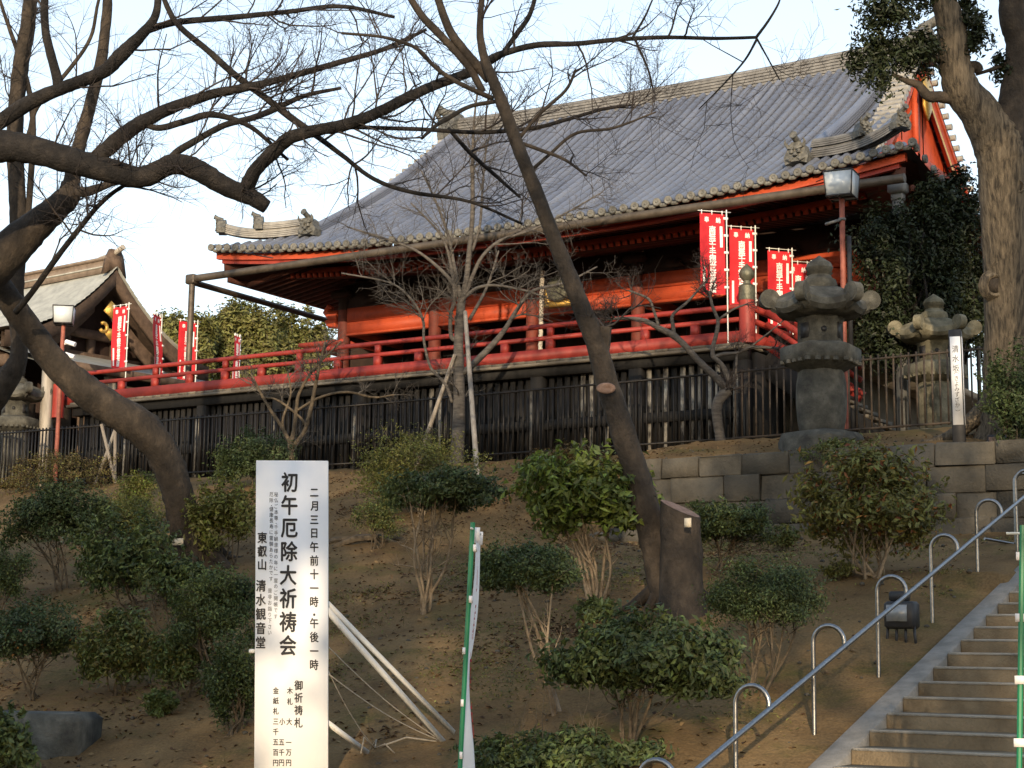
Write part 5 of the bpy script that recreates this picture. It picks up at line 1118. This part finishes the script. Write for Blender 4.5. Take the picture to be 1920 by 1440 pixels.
for lb_, bx_, bs_, m_, m2_, n_ in (
 ('broad olive bush filling the bank under the brown clipped mound', (150, 330, 930, 1040), (215, 1075), 'lf_olive', 'lf_mid', 4200),
 ('green bush below the white-tagged trunk left of the notice board', (250, 400, 1040, 1140), (330, 1180), 'lf_mid', 'lf_dark', 4200),
 ('shadowy bush at the far left under the dark dome shrub', (-60, 60, 1020, 1130), (0, 1150), 'lf_dark', 'lf_mid', 3600),
 ('mixed green bush between the small yellowish shrub and the ragged dark bush', (280, 400, 1180, 1290), (345, 1310), 'lf_mid', 'lf_olive', 3200),
 ('thin straggly bush on the slope behind the white lumber braces', (660, 760, 930, 1010), (700, 1030), 'lf_olive', 'lf_mid', 1800),
 ('weedy olive tuft at the foot of the stone wall', (1440, 1500, 985, 1030), (1470, 1035), 'lf_olive', 'lf_mid', 900),
 ('low green growth trailing over the top of the stone wall', (1500, 1640, 826, 880), (1570, 900), 'lf_mid', 'lf_olive', 2600)):
    shrub(lb_, bx_, bs_, m=m_, m2=m2_, f2=.45, n=n_, kind='loose', stem_w=.015, **A_)
# few dry orange leaves on the open bush
# ================================================================== evergreen trees
def evergreen(name, label, base, trunk_r, crowns, m, n, leafl, D=None, spread=.16, limbs=True, nc=70, bark='bark_black', m2=None, f2=.3, lower=-.8, shell=.35):
    T = thing(name, label, 'tree', base); top = np.mean([c for c, r in crowns], axis=0)
    s = MB(); Q = smooth(np.array([base-(0, 0, .3), base*.6+top*.4+rng.standard_normal(3)*.15, top]), 6); s.tube(Q, np.linspace(trunk_r, trunk_r*.3, len(Q)), 10, jit=.04); s.build('trunk', bark, T, 'all')
    s = MB()
    for c, r in crowns:
        for k in range(4):
            e = c+rng.standard_normal(3)*np.array(r)*.4; o = Q[int(len(Q)*rng.uniform(.3, .8))]; s.tube(smooth(np.array([o, (o+e)/2+rng.standard_normal(3)*.2, e]), 4), np.linspace(trunk_r*.35, .02, 9), 6)
    s.build('limbs', bark, T, 'all'); s = MB(); s2 = MB(); tot = sum(r[0]*r[2] for c, r in crowns)
    for c, r in crowns:
        k = int(n*r[0]*r[2]/tot); P, nr = crown_pts(c, r, k, nc, spread, lower, shell); sel = rng.random(k) < (f2 if m2 else -1)
        leaves_into(s, P[~sel], nr[~sel], leafl, leafl*.5)
        if sel.any(): leaves_into(s2, P[sel], nr[sel], leafl, leafl*.5)
    tag(s.build('crown', m, T), kind='stuff')
    if s2.n: tag(s2.build('lit_foliage', m2, T), kind='stuff')
    return T
def CR(x0, x1, y0_, y1_, D, dp=.8): w_ = (x1-x0)/2*D/FPX; return (atD((x0+x1)/2, (y0_+y1_)/2, D), (w_, w_*dp, (y1_-y0_)/2*D/FPX))
# dark evergreens behind the lanterns
b7 = atD(1690, 790, 35.1); b7[2] = float(gz(b7[0], b7[1]))
evergreen('evergreen_tree', 'dark evergreen with bare inner branches behind the two stone lanterns', b7, .14, [CR(1598, 1750, 372, 560, 35.1), CR(1640, 1800, 450, 690, 35.2), CR(1592, 1720, 520, 720, 35.000000000004), CR(1700, 1830, 360, 560, 35.4)], 'lf_black', 24000, .11)
b8 = atD(1800, 790, 36.6); b8[2] = float(gz(b8[0], b8[1]))
evergreen('evergreen_tree', 'dark evergreen with thin outer leaves between temple gable and camphor trunk', b8, .14, [CR(1735, 1850, 318, 480, 35.8), CR(1745, 1862, 430, 700, 35.8), CR(1690, 1790, 340, 430, 35.6)], 'lf_black', 11000, .12)
# far sunlit trees beyond the courtyard
for k, (cr, px, lb) in enumerate(((((270, 380, 585, 740), (300, 400, 600, 760)), 330, 'rounded sunlit green tree beyond the left downpipe'), (((385, 520, 566, 760), (400, 480, 572, 700), (430, 540, 600, 780)), 455, 'highest pointed sunlit green tree in the far row'), (((500, 600, 590, 760), (540, 640, 620, 780), (470, 560, 600, 740)), 550, 'sunlit green tree nearest the dark eave corner in the far row'))):
    D = 82.+k*3; bb = atD(px, 850, D); bb[2] = 5.7
    evergreen('far_tree', lb, bb, .3, [CR(*c, D) for c in cr], 'lf_far', 34000, .26, spread=.13, nc=90, m2='lf_olive', f2=.3, shell=.45)
for k, (x, y, lb) in enumerate(((4.0, 48.0, 'tall green tree behind the top of the stairway'), (-1.5, 56.0, 'broad green tree further back behind the stairway'))):
    evergreen('far_tree', lb, np.array([x, y, 5.5]), .35, [(np.array([x, y, 11.5]), (4.2, 4.2, 4.5)), (np.array([x+2, y+1, 9.0]), (3.5, 3.5, 3.0))], 'lf_far', 12000, .30, spread=.15, nc=70, shell=.45)
# --- big camphor on the right
b9 = ground_hit(1893, 812); D9 = depth(b9)
tr9 = limb([(1888, 835, 132), (1890, 800, 108), (1888, 740, 90), (1888, 640, 84), (1887, 540, 82), (1882, 440, 82), (1878, 340, 84), (1876, 285, 88), (1874, 240, 74), (1876, 205, 30)], D9)
lm9 = [limb(p, D9) for p in ([(1874, 330, 70), (1864, 262, 84), (1838, 212, 76), (1805, 170, 66), (1790, 120, 60), (1785, 60, 54), (1770, 0, 46), (1745, -70, 38)], [(1884, 340, 56), (1890, 262, 66), (1897, 200, 54), (1905, 140, 46), (1908, 80, 44), (1898, 30, 48), (1895, -60, 36)],
 [(1835, 205, 26), (1800, 190, 20), (1765, 182, 22), (1740, 180, 20), (1722, 160, 16), (1700, 152, 11), (1675, 140, 7)], [(1795, 115, 14), (1762, 112, 16), (1740, 100, 12), (1715, 85, 9), (1690, 60, 6)], [(1800, 130, 18), (1828, 125, 22), (1838, 135, 16)], [(1890, 120, 10), (1860, 130, 8), (1830, 140, 5)])]
T9 = thing('camphor_tree', 'massive camphor tree with forked trunk and a round pruning scar', 'tree', b9)
s = MB(); s.tube(*tr9, 20, jit=.025); s.build('trunk', 'bark_big', T9, 'all'); roots(T9, b9, .45, 7, 'bark_big')
for p, r in lm9: s = MB(); s.tube(p, r, 14, jit=.03); s.build('limb', 'bark_big' if r[0] > .3 else 'bark', T9, 'all')
for (x, y, rr) in ((1866, 535, .20), (1870, 405, .07), (1908, 350, .12)):
    q = atD(x, y, D9-.27); s = MB(); s.lathe([(rr*.55, -.02), (rr*.62, .02), (rr*.8, .04), (rr, -.01), (rr*1.25, -.12)], 16, a0=0); V = s.V[0]; s.V[0] = q+np.outer(V[:, 0], _r)+np.outer(V[:, 1]*1.1, _u)-np.outer(V[:, 2], _f); s.build('burl_ring', 'bark_big', T9, 'x')
    s = MB(); s.disc(q+_f*.0, -_f, rr*.6, .04, 14); s.build('scar_face', 'bark', T9)
s = MB()
for c, k, nc_ in ((CR(1605, 1745, -20, 60, D9), 2500, 26), (CR(1600, 1690, 10, 165, D9), 2300, 24), (CR(1640, 1760, 60, 150, D9), 2600, 26), (CR(1790, 1850, -20, 60, D9), 900, 12), (CR(1795, 1865, 20, 110, D9), 1100, 14), (CR(1850, 1900, 90, 160, D9), 500, 8), (CR(1580, 1640, 80, 160, D9), 600, 8), (CR(1880, 1990, -60, 20, D9), 900, 14), (CR(1690, 1790, -90, 10, D9), 2600, 26), (CR(1900, 1960, 100, 220, D9), 500, 8)):
    P, nr = crown_pts(*c, int(k*.62), nc_, .23, -1, .1); leaves_into(s, P, nr, .115, .045)
tag(s.build('crown', 'lf_black', T9), kind='stuff')
# ================================================================== ground litter
n = 34000; dr = np.stack([rng.uniform(-24, -6.4, 90), rng.uniform(11.5, 29, 90)], 1); k = rng.integers(0, 90, n); un = rng.random(n) < .38
X = np.where(un, rng.uniform(-24, -6.2, n), dr[k, 0]+rng.normal(0, .55, n)); Y = np.where(un, rng.uniform(11.5, 30, n), dr[k, 1]+rng.normal(0, .3, n)); keep = (rng.random(n) < np.where(X < -10.2, .5, .10)) & (X < -6.05) & (Y < 30.5); X, Y = X[keep], Y[keep]
s = MB(); P = np.stack([X, Y, gz(X, Y)+.012], 1); leaves_into(s, P, np.tile([0, -.3, 2.2], (len(P), 1)), .075, .042); tag(s.build('leaf_litter', 'litter'), 'dry brown fallen leaves scattered over the slope', 'leaves', kind='stuff')
n = 350; X = rng.uniform(-15, -6.2, n); Y = rng.uniform(12.5, 29, n); s = MB()
for x, y in zip(X, Y):
    r = rng.uniform(.012, .04); s.lathe([(r*.8, -.01), (r, r*.3), (r*.4, r*.8)], 5, (x, y, float(gz(x, y))), rng.uniform(0, 3))
tag(s.build('pebbles', 'block'), 'small stones and clods lying on the bare soil', 'stones', kind='stuff')
n = 14000; cl = rng.uniform(0, 1, (60, 2))*[9, 12]+[-15.5, 15]; k = rng.integers(0, 60, n); X = cl[k, 0]+rng.normal(0, .35, n); Y = cl[k, 1]+rng.normal(0, .35, n)
ok = (X < -6.3) & (Y < 26.6); X, Y = X[ok], Y[ok]; s = MB(); leaves_into(s, np.stack([X, Y, gz(X, Y)+.015], 1), np.tile([0, -.2, 1.2], (len(X), 1)), .05, .018); tag(s.build('moss', 'lf_olive'), 'thin green moss and weeds in patches on the soil', 'moss', kind='stuff')
# ================================================================== park trees behind the viewer (they throw the dappled shade)
def shade_tree(x, y, h, r, n, lb, zc=.62):
    b_ = np.array([x, y, 0.]); return evergreen('park_shade_tree', lb, b_, .4, [(np.array([x, y, h*zc]), (r, r, h*(1-zc))), (np.array([x+r*.4, y-.5, h*zc*.72]), (r*.8, r*.8, h*.22)), (np.array([x-r*.5, y+.4, h*zc*.8]), (r*.7, r*.7, h*.25))], 'lf_dark', n, .50, spread=.16, nc=46, shell=.25)
SHADE = [
 (14, -21, 19, 3.4, 4600, .62), (15, -16, 19, 3.2, 3900, .62), (14, -11, 18.5, 3.2, 3000, .62), (15, -6.2, 18.5, 3.2, 3000, .64), (14, -1.6, 18, 3.0, 2000, .68), (15, 3.2, 19.5, 3.0, 4600, .70), (14, 8, 18, 3.2, 3000, .62),
]
_sh = [(-math.sin(SUN_AZ)*t+o*math.cos(SUN_AZ), -math.cos(SUN_AZ)*t+o*math.sin(SUN_AZ)*-1, h, r, n, zc) for t, o, h, r, n, zc in SHADE]
for k, (x, y, h, r, n, zc) in enumerate(_sh): shade_tree(x, y, h, r, n, zc=zc, lb= f'tall leafy park tree standing across the path from the stairway, {("first", "second", "third", "fourth", "fifth", "sixth", "seventh", "eighth")[k]} along the row')
xx, yy = -math.sin(SUN_AZ)*15+math.cos(SUN_AZ)*6.1, -math.cos(SUN_AZ)*15-math.sin(SUN_AZ)*6.1
evergreen('park_shade_tree', 'tallest tree, added out of view, its high narrow crown shading the camphor limbs', np.array([xx, yy, 0.]), .4, [(np.array([xx, yy, 21.2]), (1.7, 1.7, 2.7))], 'lf_dark', 1500, .5, nc=30)  # added unseen tree, crown shaped to put the camphor's upper limbs in shade
